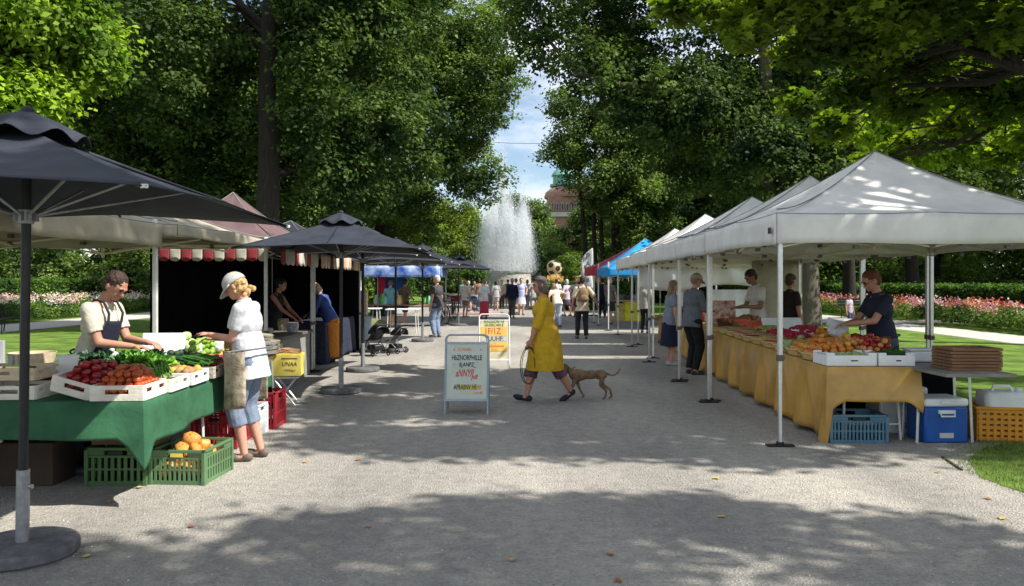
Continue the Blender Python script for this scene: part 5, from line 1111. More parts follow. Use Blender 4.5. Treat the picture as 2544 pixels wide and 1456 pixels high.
# price boards / benches
def bench(label, loc, rz, mt=None, group='park benches'):
    mt = mt or M['darkmetal']; r = thing('park_bench', label, 'bench', loc, rz, group)
    m = MB()
    for k in range(4): m.box((0, -.2+.12*k, .45), (1.6, .09, .03))
    m.build('seat', mt, r); m = MB()
    for k in range(3): m.box((0, .26+.03*k, .58+.12*k), (1.6, .025, .09))
    m.build('backrest', mt, r)
    for x in (-.65, .65): l_ = MB(); l_.tube([(x, -.22, 0), (x, -.22, .43), (x, .2, .43), (x, .34, .9)], .02, 6); l_.cyl((x, .2, .43), (x, .25, 0), .02, n=6); l_.build('leg', M['darkmetal'], r)
    return r
bench('dark bench at the left path by the rose bed', (-15.9, 24.0, 0), PI/2+.2)
for i, (px, py, lb) in enumerate(((2130, 790, 'bench with bags beyond the lawn'), (2060, 765, 'farther bench near the trunk'), (2480, 740, 'bench in the shade of the dark trees'))):
    g_ = G(px, py); bench(lb, g_, [.3, .2, .1][i])
person('seated visitor in pink top on the shaded bench', (G(2478, 742).x, G(2478, 742).y-.1, -.4), -90, 1.6, top=('short', (.5, .3, .3)), bottom=('trousers', (.1, .1, .15)), vox=.025)
person('visitor in grey-blue shirt near the shaded bench', (G(2515, 738).x, G(2515, 738).y, -.3), 150, 1.7, top=('short', (.2, .22, .3)), bottom=('trousers', (.1, .1, .15)), vox=.025)
person('visitor with bags in white and navy beside the lawn bench', (G(2110, 792).x, G(2110, 792).y, -.5), -60, 1.6, top=('short', (.4, .35, .4)), bottom=('trousers', (.03, .04, .1)), vox=.025)
# ------------------------------------------------------------ ground
def ground_mat():
    m, nt, out = new_mat('gravel_ground'); L = nt.links.new; tc = N(nt, 'ShaderNodeTexCoord'); v = tc.outputs['Object']
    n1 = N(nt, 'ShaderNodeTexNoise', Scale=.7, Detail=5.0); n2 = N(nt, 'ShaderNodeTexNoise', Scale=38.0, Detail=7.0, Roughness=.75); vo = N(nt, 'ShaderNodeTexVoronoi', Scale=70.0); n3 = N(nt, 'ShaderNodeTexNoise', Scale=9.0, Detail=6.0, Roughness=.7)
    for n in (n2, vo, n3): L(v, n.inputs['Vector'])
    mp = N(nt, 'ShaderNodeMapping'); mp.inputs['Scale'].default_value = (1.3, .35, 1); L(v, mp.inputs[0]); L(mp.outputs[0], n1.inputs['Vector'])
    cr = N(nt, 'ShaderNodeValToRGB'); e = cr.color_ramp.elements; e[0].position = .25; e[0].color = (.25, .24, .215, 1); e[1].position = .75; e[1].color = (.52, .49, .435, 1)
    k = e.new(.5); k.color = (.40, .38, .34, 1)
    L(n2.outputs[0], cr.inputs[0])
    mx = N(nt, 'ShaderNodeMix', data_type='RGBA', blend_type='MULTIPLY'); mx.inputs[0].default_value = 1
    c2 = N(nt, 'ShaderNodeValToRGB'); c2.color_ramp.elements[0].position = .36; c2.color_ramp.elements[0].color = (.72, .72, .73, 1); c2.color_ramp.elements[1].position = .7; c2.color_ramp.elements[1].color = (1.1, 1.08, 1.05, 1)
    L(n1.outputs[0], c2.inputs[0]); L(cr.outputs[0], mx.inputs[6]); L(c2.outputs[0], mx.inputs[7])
    mx2 = N(nt, 'ShaderNodeMix', data_type='RGBA', blend_type='MULTIPLY'); mx2.inputs[0].default_value = 1; c3 = N(nt, 'ShaderNodeValToRGB'); c3.color_ramp.elements[0].position = .35; c3.color_ramp.elements[0].color = (.8, .8, .8, 1); c3.color_ramp.elements[1].position = .6; c3.color_ramp.elements[1].color = (1.05, 1.05, 1.05, 1)
    L(n3.outputs[0], c3.inputs[0]); L(mx.outputs[2], mx2.inputs[6]); L(c3.outputs[0], mx2.inputs[7])
    b = N(nt, 'ShaderNodeBsdfPrincipled', Roughness=.95); b.inputs['Specular IOR Level'].default_value = .15; L(mx2.outputs[2], b.inputs['Base Color'])
    ad = N(nt, 'ShaderNodeMath', operation='ADD'); L(n2.outputs[0], ad.inputs[0]); L(vo.outputs['Distance'], ad.inputs[1])
    bp = N(nt, 'ShaderNodeBump', Strength=.7, Distance=.018); L(ad.outputs[0], bp.inputs['Height']); L(bp.outputs[0], b.inputs['Normal']); L(b.outputs[0], out.inputs[0]); return m
def sheet(name, pts, z, m, kind='structure', label=None):
    me = bpy.data.meshes.new(name); me.from_pydata([(x, y, z) for x, y in pts], [], [tuple(range(len(pts)))]); me.materials.append(m); o = obj_from(me, name); return tag(o, label, None, None, kind)
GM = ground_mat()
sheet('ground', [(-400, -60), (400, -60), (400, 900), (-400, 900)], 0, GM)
lawnm = mat('lawn_grass', (.10, .17, .028), .9, .35, 1.6, .8, 120, spec=.1, col2=(.17, .27, .05))
rg = random.Random(4)
ledge = [(3.85+rg.uniform(-.08, .08), y) for y in np.arange(-6, 6.6, .3)]+[(4.1, 6.9), (4.5, 7.35), (4.75, 7.5), (5.4, 7.7), (5.75, 8.3)]+[(5.8+rg.uniform(-.05, .05), y) for y in np.arange(9, 30, 1)]+[(6.2, 34), (7.2, 60), (12.9, 60), (12.9, -6)]
sheet('lawn_by_fruit_stall', ledge, .004, lawnm)
sheet('lawn_beyond_right_path', [(15.1, -6), (70, -6), (70, 120), (15.1, 120)], .004, lawnm)
sheet('lawn_by_vegetable_stall', [(-15.9, -6), (-6.3, -6), (-6.2, 10), (-6.4, 30), (-6.6, 60), (-15.9, 60)], .004, lawnm)
sheet('lawn_beyond_left_path', [(-80, -6), (-19, -6), (-19, 120), (-80, 120)], .004, lawnm)
sheet('lawn_far', [(-80, 60.01), (80, 60.01), (80, 160), (-80, 160)], .006, lawnm)
pm = mat('path_gravel', (.46, .44, .4), .95, .12, 6, .3, 40)
sheet('path_left', [(-18.9, -6), (-16, -6), (-16, 60), (-18.9, 60)], .008, pm); sheet('path_right', [(13, -6), (15.05, -6), (15.05, 60), (13, 60)], .008, pm)
sheet('path_cross', [(12.0, 29), (60, 33), (60, 36), (12.0, 31.5)], .012, pm)
m = MB()
pts = [(3.97, 7.0), (3.86, 6.5)]
for (a, b_) in zip(pts[:-1], pts[1:]): m.box(((a[0]+b_[0])/2-.05, (a[1]+b_[1])/2, .006), (.018, .5, .014), math.atan2(b_[0]-a[0], a[1]-b_[1])*1)
tag(m.build('edging_strip', mat('edging', (.04, .035, .03), .9), None), 'thin dark edging strip between gravel and lawn', 'edging')
0 and sheet('soil_patch', [(3.7, 6.9), (4.2, 6.7), (4.8, 7.2), (5.6, 7.5), (5.8, 8.4), (4.5, 8.3), (4.0, 7.7)], .008, mat('soil', (.3, .27, .22), .95, .3, 5, .6, 60))
# grass blades near
def blades(name, n, area, h, cols, seed, w=.006):
    r = np.random.default_rng(seed); p = np.stack([r.uniform(area[0], area[1], n), r.uniform(area[2], area[3], n), np.zeros(n)], 1)
    if name == 'grass':
        keep = p[:, 0] > 3.86+np.maximum(0, p[:, 1]-6.6)*.75+r.normal(size=n)*.12; p = p[keep]; n = len(p)
    a = r.uniform(0, 6.28, n); hh = h*r.uniform(.5, 1.2, n); lean = r.uniform(0, .8, n)*hh; d = np.stack([np.cos(a), np.sin(a), 0*a], 1)
    v = np.empty((n, 3, 3)); v[:, 0] = p+d*w; v[:, 1] = p-d*w; b_ = r.uniform(0, 6.28, n); v[:, 2] = p+np.stack([np.cos(b_)*lean, np.sin(b_)*lean, hh], 1)
    me = ngrid(name, v, 3, island_mat(name+'_mat', cols, .6, .3)); return tag(obj_from(me, name), None, None, None, 'stuff')
blades('grass', 60000, (3.8, 7.5, 3.5, 9.0), .035, [(.12, .2, .03), (.18, .28, .05), (.25, .3, .1), (.1, .16, .03)], 1, .004)
# loose stones on the gravel
def stones(n, seed):
    r = np.random.default_rng(seed); y = 3.4+8*r.uniform(0, 1, n)**1.6; x = r.uniform(-1, 1, n)*(.7*y+.3); s = (.0025+.006*r.uniform(0, 1, n)**4)[:, None]; a = r.uniform(0, 6.28, n)
    c = np.stack([x, y, 0*x], 1); q = [np.stack([np.cos(a+k*2.09), np.sin(a+k*2.09), 0*a], 1)*s+c for k in range(3)]; t = c+np.array([0, 0, 1])*s*.8
    v = np.stack([np.stack([q[k], q[(k+1) % 3], t], 1) for k in range(3)], 1).reshape(-1, 3, 3); me = ngrid('gravel_stones', v, 3, island_mat('stone_bits', [(.12, .11, .1), (.3, .28, .25), (.6, .57, .5)], .9, 0)); tag(obj_from(me, 'gravel_stones'), None, None, None, 'stuff')
stones(16000, 5)
# fallen leaves
fl = [(1270, 1393), (1515, 1380), (1792, 1285), (915, 1310), (475, 1310), (345, 1213), (757, 1150), (890, 1144), (215, 1385), (270, 1250), (1535, 1445), (1780, 1190), (2330, 1175), (2455, 1240), (2490, 1290)]
lm_ = [mat('dry_leaf', (.5, .25, .08), .7, .3, 20), mat('dry_leaf_red', (.38, .14, .05), .7, .3, 20), mat('dry_leaf_yellow', (.6, .42, .1), .7, .3, 20)]
for i, (px, py) in enumerate(fl):
    g_ = G(px, py); m = MB(); s = .018+.008*rg.random(); k = 9; m.add([(s*(1.2 if j % 2 else .75)*math.cos(2*PI*j/k)*1.3, s*(1.2 if j % 2 else .75)*math.sin(2*PI*j/k), .006+.008*rg.random()) for j in range(k)]+[(0, 0, .004)], [(j, (j+1) % k, k) for j in range(k)])
    tag(m.build('fallen_leaf', lm_[i % 3], None, loc=g_, rot=(0, 0, rg.random()*6)), 'dry fallen leaf lying on the gravel', 'leaf', 'dry leaves on the gravel')
# ------------------------------------------------------------ foliage
def leaf_verts(p, size, rng, up=.5, shape='kite', out=None):
    n = len(p); nr = rng.normal(size=(n, 3)); nr[:, 2] = np.abs(nr[:, 2])+up
    if out is not None: nr += out*.9
    nr /= np.linalg.norm(nr, axis=1, keepdims=True)
    t = rng.normal(size=(n, 3)); t -= nr*np.sum(t*nr, 1, keepdims=True); t /= np.linalg.norm(t, axis=1, keepdims=True); b = np.cross(nr, t)
    s = (size*rng.uniform(.6, 1.25, n))[:, None]
    if shape == 'kite': pr = [(-.5, 0, 0), (.02, .36, .1), (.6, 0, -.05), (.02, -.36, .1)]
    elif shape == 'maple': pr = [(-.45, .03, 0), (-.3, .42, -.06), (-.02, .24, .03), (.22, .52, -.1), (.24, .16, .02), (.62, 0, -.1), (.24, -.16, .02), (.22, -.52, -.1), (-.02, -.24, .03), (-.3, -.42, -.06)]
    else: pr = [(-.5, .1, 0), (.5, .1, 0), (.5, -.1, 0), (-.5, -.1, 0)]
    v = np.empty((n, len(pr), 3))
    for i, (x, y, z) in enumerate(pr): v[:, i] = p+s*(x*t+y*b+z*nr)
    return v
def lobes_pts(lobes, n, rng, spray=14, sig=.16, shell=.55):
    """lobes: list (c(3), r(3)); sprays of leaves scattered mostly in the outer shell of every lobe"""
    vol = np.array([(l[1][0]*l[1][1]*l[1][2])**(2/3) for l in lobes]); cnt = rng.multinomial(n//spray, vol/vol.sum()); P_, O_ = [], []
    for (c, r), k in zip(lobes, cnt):
        if k == 0: continue
        d = rng.normal(size=(k, 3)); d /= np.linalg.norm(d, axis=1, keepdims=True); rad = shell+(1.05-shell)*rng.uniform(0, 1, k)**.6
        ctr = np.array(c)+d*np.array(r)*rad[:, None]; q = np.repeat(ctr, spray, 0)+rng.normal(size=(k*spray, 3))*sig*np.array([1, 1, .55]); P_.append(q); O_.append(np.repeat(d, spray, 0))
    return np.concatenate(P_), np.concatenate(O_)
def leafmat(name, base, tcol=(1.25, 1.4, .6), trans=.35, rough=.6, spec=.15):
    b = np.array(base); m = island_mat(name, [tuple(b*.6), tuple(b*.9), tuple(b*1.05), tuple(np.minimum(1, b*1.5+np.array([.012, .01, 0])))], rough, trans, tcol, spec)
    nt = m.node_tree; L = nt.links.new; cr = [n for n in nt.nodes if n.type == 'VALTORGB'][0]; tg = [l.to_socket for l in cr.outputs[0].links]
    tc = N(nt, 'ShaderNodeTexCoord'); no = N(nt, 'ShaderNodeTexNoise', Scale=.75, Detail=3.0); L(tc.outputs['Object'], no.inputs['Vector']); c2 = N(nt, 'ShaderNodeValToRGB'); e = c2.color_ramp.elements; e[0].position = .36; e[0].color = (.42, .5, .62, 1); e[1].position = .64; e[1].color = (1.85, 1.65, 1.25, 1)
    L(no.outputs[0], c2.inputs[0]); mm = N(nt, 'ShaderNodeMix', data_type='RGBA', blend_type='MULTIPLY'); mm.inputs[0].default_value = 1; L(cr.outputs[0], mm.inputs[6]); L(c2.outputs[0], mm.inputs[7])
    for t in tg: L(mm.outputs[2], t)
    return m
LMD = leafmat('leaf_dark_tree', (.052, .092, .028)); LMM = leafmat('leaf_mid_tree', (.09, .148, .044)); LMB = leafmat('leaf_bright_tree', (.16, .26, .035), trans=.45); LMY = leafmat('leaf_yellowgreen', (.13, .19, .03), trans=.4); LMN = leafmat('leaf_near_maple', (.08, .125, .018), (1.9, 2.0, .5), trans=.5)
def limb(m, a, b_, r0, r1, rng, n=6, wob=.06):
    a, b_ = Vector(a), Vector(b_); L_ = (b_-a).length; pts = []
    for i in range(n+1):
        t = i/n; p = a.lerp(b_, t)+Vector(rng.normal(size=3)*wob*L_*math.sin(PI*t)*.6)+Vector((0, 0, .10*L_*math.sin(PI*t)*(1 if abs(b_.x-a.x)+abs(b_.y-a.y) > .5*L_ else 0))); pts.append(p)
    m.tube(pts, [r0+(r1-r0)*i/n for i in range(n+1)], 8); return pts
def tree(label, base, lobes, n, size, lm, tr, top, seed, trunkm=None, limbs=8, group=None, spray=14, sig=.16, shape='kite', name='park_tree', extra_limbs=(), trunk_top=None, cat='tree', wob=.03, shell=.55):
    rng = np.random.default_rng(seed); base = Vector(base); r = thing(name, label, cat, base, 0, group); loc = np.array(base)
    m = MB(); tt = Vector(trunk_top) if trunk_top else base+Vector((rng.normal()*.02*top, rng.normal()*.02*top, top))
    K = 10; pts = [base.lerp(tt, i/K)+Vector((rng.normal()*wob*tr*6, rng.normal()*wob*tr*6, 0))*(1 if 0 < i else 0) for i in range(K+1)]
    rs = [tr*(1.35 if i == 0 else 1)*(1-.75*i/K) for i in range(K+1)]; m.tube([p-base for p in pts], rs, 14)
    for c, rd in lobes[:limbs]:
        cv = Vector(c); h = max(.25, min(.92, (cv.z-rd[2]*.6)/max(top, 1)*.75)); st = base.lerp(tt, h)
        lp = limb(m, st-base, cv-base, tr*(1-.75*h)*.5, .02, rng)
        for q in range(3): limb(m, lp[3+q], Vector(c)-base+Vector(rng.normal(size=3)*np.array(rd)*.6), .03*tr/.3, .008, rng, 4)
    for e in extra_limbs: m.tube([Vector(p)-base for p in e[0]], e[1], 10)
    m.build('trunk', trunkm or M['trunk'], r)
    P_, O_ = lobes_pts(lobes, n, rng, spray, sig, shell); v = leaf_verts(P_, size, rng, shape=shape, out=O_)-loc
    obj_from(ngrid('crown', v, 4, lm), 'crown', r); return r
def ell_lobes(c, R, n, rng, rs=(.22, .4), zlo=-1):
    L_ = []
    for i in range(n):
        d = rng.normal(size=3); d /= np.linalg.norm(d); d[2] = max(d[2], zlo); k = rng.uniform(.35, .85); s = rng.uniform(*rs)*min(R); L_.append((tuple(np.array(c)+d*np.array(R)*k), (s*1.25, s*1.25, s)))
    return L_
rng0 = np.random.default_rng(77)
def inpx(lobes, ok): return [l for l in lobes if ok(1272+l[0][0]/l[0][1]*F, 700-(l[0][2]-1.6)/l[0][1]*F)]
def box_lobes(x0, x1, y0, y1, z0, z1, n, rng, r0=.5, r1=1.3):
    return [((rng.uniform(x0, x1), rng.uniform(y0, y1), rng.uniform(z0, z1)), (lambda q: (q*1.25, q*1.1, q*.85))(rng.uniform(r0, r1))) for _ in range(n)]
# big left tree (trunk at px 660)
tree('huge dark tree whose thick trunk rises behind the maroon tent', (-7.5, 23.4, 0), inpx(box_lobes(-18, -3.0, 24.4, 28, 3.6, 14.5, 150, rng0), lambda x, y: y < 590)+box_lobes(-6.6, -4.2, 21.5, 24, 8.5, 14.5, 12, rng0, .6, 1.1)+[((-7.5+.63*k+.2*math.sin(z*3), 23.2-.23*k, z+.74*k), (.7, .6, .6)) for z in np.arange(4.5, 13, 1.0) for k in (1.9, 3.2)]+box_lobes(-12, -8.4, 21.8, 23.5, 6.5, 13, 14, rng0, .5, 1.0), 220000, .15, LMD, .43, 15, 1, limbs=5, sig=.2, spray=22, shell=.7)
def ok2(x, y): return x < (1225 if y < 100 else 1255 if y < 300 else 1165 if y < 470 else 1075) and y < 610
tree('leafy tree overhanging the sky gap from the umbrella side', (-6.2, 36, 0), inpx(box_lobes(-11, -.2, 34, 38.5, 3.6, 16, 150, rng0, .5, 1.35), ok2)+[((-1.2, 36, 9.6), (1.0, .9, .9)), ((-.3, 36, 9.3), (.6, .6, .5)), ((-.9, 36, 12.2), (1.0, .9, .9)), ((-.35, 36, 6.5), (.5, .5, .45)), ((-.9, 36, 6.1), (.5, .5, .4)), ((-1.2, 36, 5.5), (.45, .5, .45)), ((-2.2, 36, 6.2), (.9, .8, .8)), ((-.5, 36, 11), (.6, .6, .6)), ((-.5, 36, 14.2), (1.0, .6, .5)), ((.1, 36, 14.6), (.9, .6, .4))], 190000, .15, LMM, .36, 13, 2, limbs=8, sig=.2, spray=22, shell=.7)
# bright maple top left
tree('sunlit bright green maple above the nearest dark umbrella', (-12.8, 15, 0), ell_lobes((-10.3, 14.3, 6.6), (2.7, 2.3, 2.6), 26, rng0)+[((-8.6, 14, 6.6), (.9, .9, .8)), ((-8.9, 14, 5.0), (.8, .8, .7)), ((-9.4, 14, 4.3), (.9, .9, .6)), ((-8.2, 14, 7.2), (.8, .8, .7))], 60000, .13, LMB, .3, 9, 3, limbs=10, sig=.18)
# dark foliage mass filling behind the big tree
bgt = tree('tall dense park tree in the left-hand backdrop', (-22, 47, 0), ell_lobes((-22, 47, 12), (8, 5, 8.5), 46, rng0)+ell_lobes((-22, 47, 5), (7, 4, 2.4), 14, rng0), 95000, .28, LMM, .45, 16, 4, limbs=10, sig=.4, group='tall park trees in the backdrop')
bgd = tree('tall dark park tree in the right-hand backdrop', (26, 50, 0), ell_lobes((26, 50, 12), (8, 5, 8.5), 46, rng0)+ell_lobes((26, 50, 5.5), (7, 4, 2), 14, rng0), 95000, .28, LMD, .45, 16, 5, limbs=10, sig=.4, group='tall park trees in the backdrop')
for i, (src, x, y, rz, s) in enumerate(((bgt, -34, 52, 1.1, 1.05), (bgd, -13, 52, 2.4, 1.05), (bgt, -46, 60, 3.1, 1.2), (bgd, -28, 60, .6, 1.25), (bgt, -17, 64, 1.9, 1.1), (bgd, -60, 70, .2, 1.3), (bgd, 15.5, 60, 2.2, 1.0), (bgd, 36, 46, 1.2, 1.0), (bgt, 34, 62, 3, 1.2), (bgd, 46, 58, .7, 1.2), (bgt, 22, 66, 2.6, 1.15), (bgd, 58, 66, 1.5, 1.3), (bgd, 17.5, 40, .4, .8))):
    dup(src, (x, y, 0), rz, 'backdrop park tree number-%d' % i, s)['label'] = ['tree at the far edge over the left hedge', 'dark tree behind the cream gazebo roofs', 'broad tree far behind the rose bed', 'tall tree behind the big dark trunk', 'tree behind the overhanging one by the sky gap', 'outermost far tree over the left lawn', 'tree behind the poplar stems', 'dark tree over the right hedge', 'bright tree beyond the right lawn', 'dark tree beyond the pink flower bed', 'lighter tree behind the white tent peaks', 'outermost far tree over the right lawn', 'small dark tree beside the grey trunk'][i]
# right giant (trunk at px 2010)
tree('giant dark tree with a furrowed trunk behind the fruit stall', (10.7, 27.7, 0), inpx(box_lobes(.5, 21, 26.2, 31, 4.4, 15.5, 260, rng0, .5, 1.35), lambda x, y: x > (1290 if y < 40 else 1380 if y < 150 else 1500 if y < 250 else 1500+(y-250)*1.2) and y < (480 if x < 2000 else 520))+[((1.5, 27, 9.9), (1.4, 1, .8)), ((.9, 27, 10.6), (1.2, 1, .9)), ((2.5, 27, 9.2), (1.3, 1, .9)), ((3.3, 27, 8.2), (1.2, 1, .8))], 230000, .16, LMD, .36, 14, 6, trunkm=M['trunklight'], spray=22, shell=.7, limbs=6, sig=.2,
     extra_limbs=[([P(2012, 640, 27.7), P(2035, 480, 27.5), P(2090, 385, 27), P(2160, 310, 26.6), P(2235, 235, 26.2), P(2310, 120, 26)], [.28, .25, .2, .18, .15, .1]), ([P(1995, 560, 27.7), P(1800, 330, 27.6), P(1560, 215, 27.3), P(1430, 180, 27), P(1330, 60, 26.8)], [.22, .17, .12, .09, .05]), ([P(2000, 600, 27.7), P(1905, 300, 27.6), P(1895, -60, 27.6)], [.3, .24, .2])])
# poplar-like multi stem
st = [([(5.6+.5*k-1, 46, 0), (5.3+.55*k-1.0+.3*math.sin(k*3), 46, 5), (4.9+.75*k-1.1+.5*math.sin(k*2), 46, 10), (4.6+.85*k-1.2, 46, 14.5)], [.17, .13, .08, .03]) for k in range(6)]
tree('slender many-stemmed tree with sunlit leaves right of the sky gap', (6.2, 46, 0), inpx(ell_lobes((6.6, 46, 8.4), (4.2, 2.4, 7), 80, rng0, (.13, .3)), lambda x, y: x > (1400 if y < 400 else 1478 if y < 560 else 1500))+[((3.0, 46, 12.3), (.9, .8, .9)), ((3.4, 46, 10.6), (.9, .8, .8)), ((2.7, 46, 9.6), (.6, .6, .6)), ((3.6, 46, 9.0), (.8, .8, .7)), ((1.9, 46, 9.1), (.4, .4, .3)), ((3.9, 46, 7.6), (.8, .6, .6)), ((4.6, 46, 6.4), (.6, .6, .6))], 80000, .18, LMM, .2, 13, 7, limbs=20, extra_limbs=st, sig=.3)
# sunlit foliage at the right edge
tree('sunlit yellow-green tree at the edge over the right lawn', (14.5, 19, 0), ell_lobes((11.2, 18.6, 6.6), (2.9, 1.5, 2.1), 34, rng0, (.25, .45))+[((8.6, 18.5, 6.3), (.7, .6, .4)), ((9.0, 18.5, 5.3), (.8, .6, .4)), ((9.7, 18.5, 4.7), (.7, .6, .3)), ((11.6, 18.5, 4.9), (.8, .6, .4))], 55000, .15, LMB, .3, 8, 21, limbs=14, sig=.22)
# near maple hanging over the white tents (trunk out of view to the right) and its shade
def up(x, y, z): g_ = Vector((x, y, 0))+SUN*(z/SUN.z); return tuple(g_)
vis = [(2560, 40, 10, 1.0), (2480, 90, 11, .8), (2330, 30, 10.5, .9), (2200, 20, 10.5, .8), (2060, 20, 11, .9), (1930, 0, 11.5, .8), (1800, 40, 12, .7), (1700, 20, 12.5, .6), (2150, 120, 11.5, .8), (2290, 140, 12, .9), (2420, 200, 12.5, .9), (2520, 250, 12, .9), (2400, 300, 13.5, .8), (2250, 260, 13, .8), (2120, 220, 12.5, .75), (2000, 130, 12, .7), (2080, 320, 14, .7), (2290, 350, 14.5, .6), (2500, 380, 14, .6), (2600, 330, 13, .9), (1860, 90, 11.5, .5), (1990, 260, 13.5, .5), (2180, 400, 15, .5)]
lob = []
for px, py, d, r_ in vis: p = P(px, py, d); lob.append((tuple(p), (r_*.62, r_*.62, r_*.36)))
nv = len(lob)
def shade(gx, gy, rx, ry, z, k=1.0): c = up(gx, gy, z); return (c, (rx, ry, .45))
SH = []  # leaf lobes added out of view, shaped to cast the wanted shade
R5 = random.Random(9)
for gx in np.arange(-1.6, 8, 1.15):
    for gy in np.arange(8.2, 12.6, 1.05):
        if R5.random() < (.94 if gx < 1.2 else .45 if gy > 10.8 or gx < 4.2 and gx > 1.8 else .85): SH.append(shade(gx+R5.uniform(-.3, .3)+(.0 if gy < 11 else .4), gy+R5.uniform(-.3, .3)-.0, .78, .68, 9+R5.uniform(-1.5, 1.5)))
for gx in np.arange(-9, -5.3, 1.1):
    for gy in np.arange(5.2, 10.5, 1.0): SH.append(shade(gx, gy, .8, .7, 13+R5.uniform(-1, 1)))
for gx in np.arange(.2, 5.2, .75): SH.append(shade(gx+R5.uniform(-.2, .2), 7.95+R5.uniform(-.1, .15), .4, .36, 8.5))
for gx in np.arange(-.9, 4.8, .9): SH.append(shade(gx+R5.uniform(-.25, .25), 7.25+R5.uniform(-.12, .15), .55, .22, 9))
SH += [shade(-2.2, 9.2, .8, .7, 9), shade(-2.3, 10.2, .8, .7, 9.5), shade(-2.2, 11.4, .8, .6, 9), shade(-.6, 7.5, .7, .35, 9), shade(1.0, 7.3, .7, .3, 9.3), shade(2.2, 6.9, .8, .25, 8.6), shade(-1.6, 8.0, .7, .45, 9), shade(4.5, 7.9, .6, .4, 8)]
tree('large maple whose branches hang over the nearest white tent', (9.6, 6.2, 0), lob+SH[:], 1000, .15, LMN, .34, 8, 8, limbs=nv+14, shape='kite')
tm = bpy.data.objects['park_tree.%03d' % (len([o for o in bpy.data.objects if o.name.startswith('park_tree')])-1)]
for ch in list(tm.children):
    if ch.name.startswith('crown'): bpy.data.objects.remove(ch)
rng = np.random.default_rng(88); P1, O1 = lobes_pts(lob, 15000, rng, 9, .13, .2); v = leaf_verts(P1, .155, rng, shape='maple', out=None, up=.9)-np.array(tm.location); me = ngrid('crown', v, 10, LMN); obj_from(me, 'crown', tm)
P1, O1 = lobes_pts(SH, 40000, rng, 10, .17, .1); v = leaf_verts(P1, .17, rng, shape='kite', up=1.2)-np.array(tm.location); obj_from(ngrid('shade_crown', v, 4, LMN), 'shade_crown', tm)
bm2 = MB()
for pts_, rs_ in (([P(2760, 330, 9.5), P(2640, 215, 10), P(2544, 170, 10.3), P(2400, 122, 11), P(2330, 150, 11.6), P(2255, 190, 12.2), P(2120, 215, 12.6)], [.11, .1, .09, .065, .05, .035, .02]), ([P(2400, 122, 11), P(2250, 40, 11), P(2130, 20, 11), P(1990, -10, 11.4)], [.05, .04, .03, .02]), ([P(2544, 170, 10.3), P(2450, 60, 10.5), P(2330, -40, 10.6)], [.05, .04, .03])):
    bm2.tube([p-tm.location for p in pts_], rs_, 8)
bm2.tube([(0, 0, 3.2), Vector((7.4, 9.4, 4.3))-tm.location, P(2760, 330, 9.5)-tm.location], [.22, .16, .11], 8)
bm2.build('branch', M['trunk'], tm)
# second shading tree, unseen behind the viewer, crown shaped to the foreground shade
SH2 = []
for gx in np.arange(-4.2, 8.5, 1.1):
    for gy in np.arange(.3, 6.2, .95):
        edge = 5.0 if gx < -2 else 5.0+.5*(gx+2) if gx < .2 else 6.05-.3*(gx-.2) if gx < 1.5 else 5.6-.7*(gx-1.5) if gx < 2.6 else 4.8-.05*(gx-2.6)
        if gy+.3 > edge: continue
        if math.hypot(gx+2.6, gy-4.6) < .7 or math.hypot(gx-1.5, gy-4.3) < .62 or math.hypot(gx+.5, gy-4.75) < .5 or math.hypot(gx-2.3, gy-3.6) < .4: continue
        if R5.random() < .86: SH2.append(shade(gx+R5.uniform(-.3, .3), gy+R5.uniform(-.25, .25), .78, .66, 9+R5.uniform(-1.5, 1.5)))
SH2 += [shade(-1.2, 4.9, .6, .3, 8.4), shade(.3, 5.15, .7, .25, 8.8), shade(1.2, 5.4, .6, .2, 9), shade(-.2, 5.3, .5, .2, 9), shade(2.6, 4.95, .45, .25, 8)]
tree('second maple standing out of view behind the viewer', (9.8, -1.6, 0), SH2, 46000, .17, LMN, .36, 8, 9, limbs=20, spray=10, sig=.16, shell=.1)
# centre backdrop
tree('yellow-green weeping tree left of the fountain', (-7.2, 84, 0), ell_lobes((-6.6, 84, 6.4), (4.2, 3, 4.6), 34, rng0), 40000, .26, LMY, .3, 9, 11, sig=.35)
tree('mid-green round tree behind the fountain', (1.8, 92, 0), ell_lobes((1.8, 92, 7.2), (4.6, 3, 5.6), 34, rng0)+ell_lobes((6.2, 90, 4.4), (3.6, 3, 4.0), 18, rng0), 60000, .28, LMM, .3, 11, 12, sig=.4)
tree('broad tree right of the brick building', (12, 88, 0), ell_lobes((12, 88, 7), (5.5, 3, 5.5), 34, rng0), 50000, .28, LMM, .3, 11, 13, sig=.4)
tree('tree at the willow\'s side far left of the fountain', (-14, 88, 0), ell_lobes((-13, 88, 8), (6, 3, 7), 34, rng0), 50000, .28, LMM, .3, 12, 14, sig=.4)
def shrub(label, x, y, R, lm, n, size, seed, group='park shrubs', name='shrub'):
    rng = np.random.default_rng(seed); lobes = ell_lobes((x, y, R[2]*.75), R, 16, rng, (.3, .5), -.6); r = thing(name, label, 'shrub', (x, y, 0), 0, group); m = MB()
    for k in range(6): limb(m, (0, 0, 0), (R[0]*.5*math.cos(k), R[1]*.5*math.sin(k), R[2]*1.1), .04, .01, rng, 4)
    m.build('stem', M['trunk'], r); Pp, O_ = lobes_pts(lobes, n, rng, 10, .14, .5); obj_from(ngrid('foliage', leaf_verts(Pp, size, rng, out=O_)-np.array((x, y, 0)), 4, lm), 'foliage', r); return r
LMS = leafmat('leaf_shrub', (.09, .15, .03)); LMH = leafmat('leaf_hedge', (.06, .13, .025))
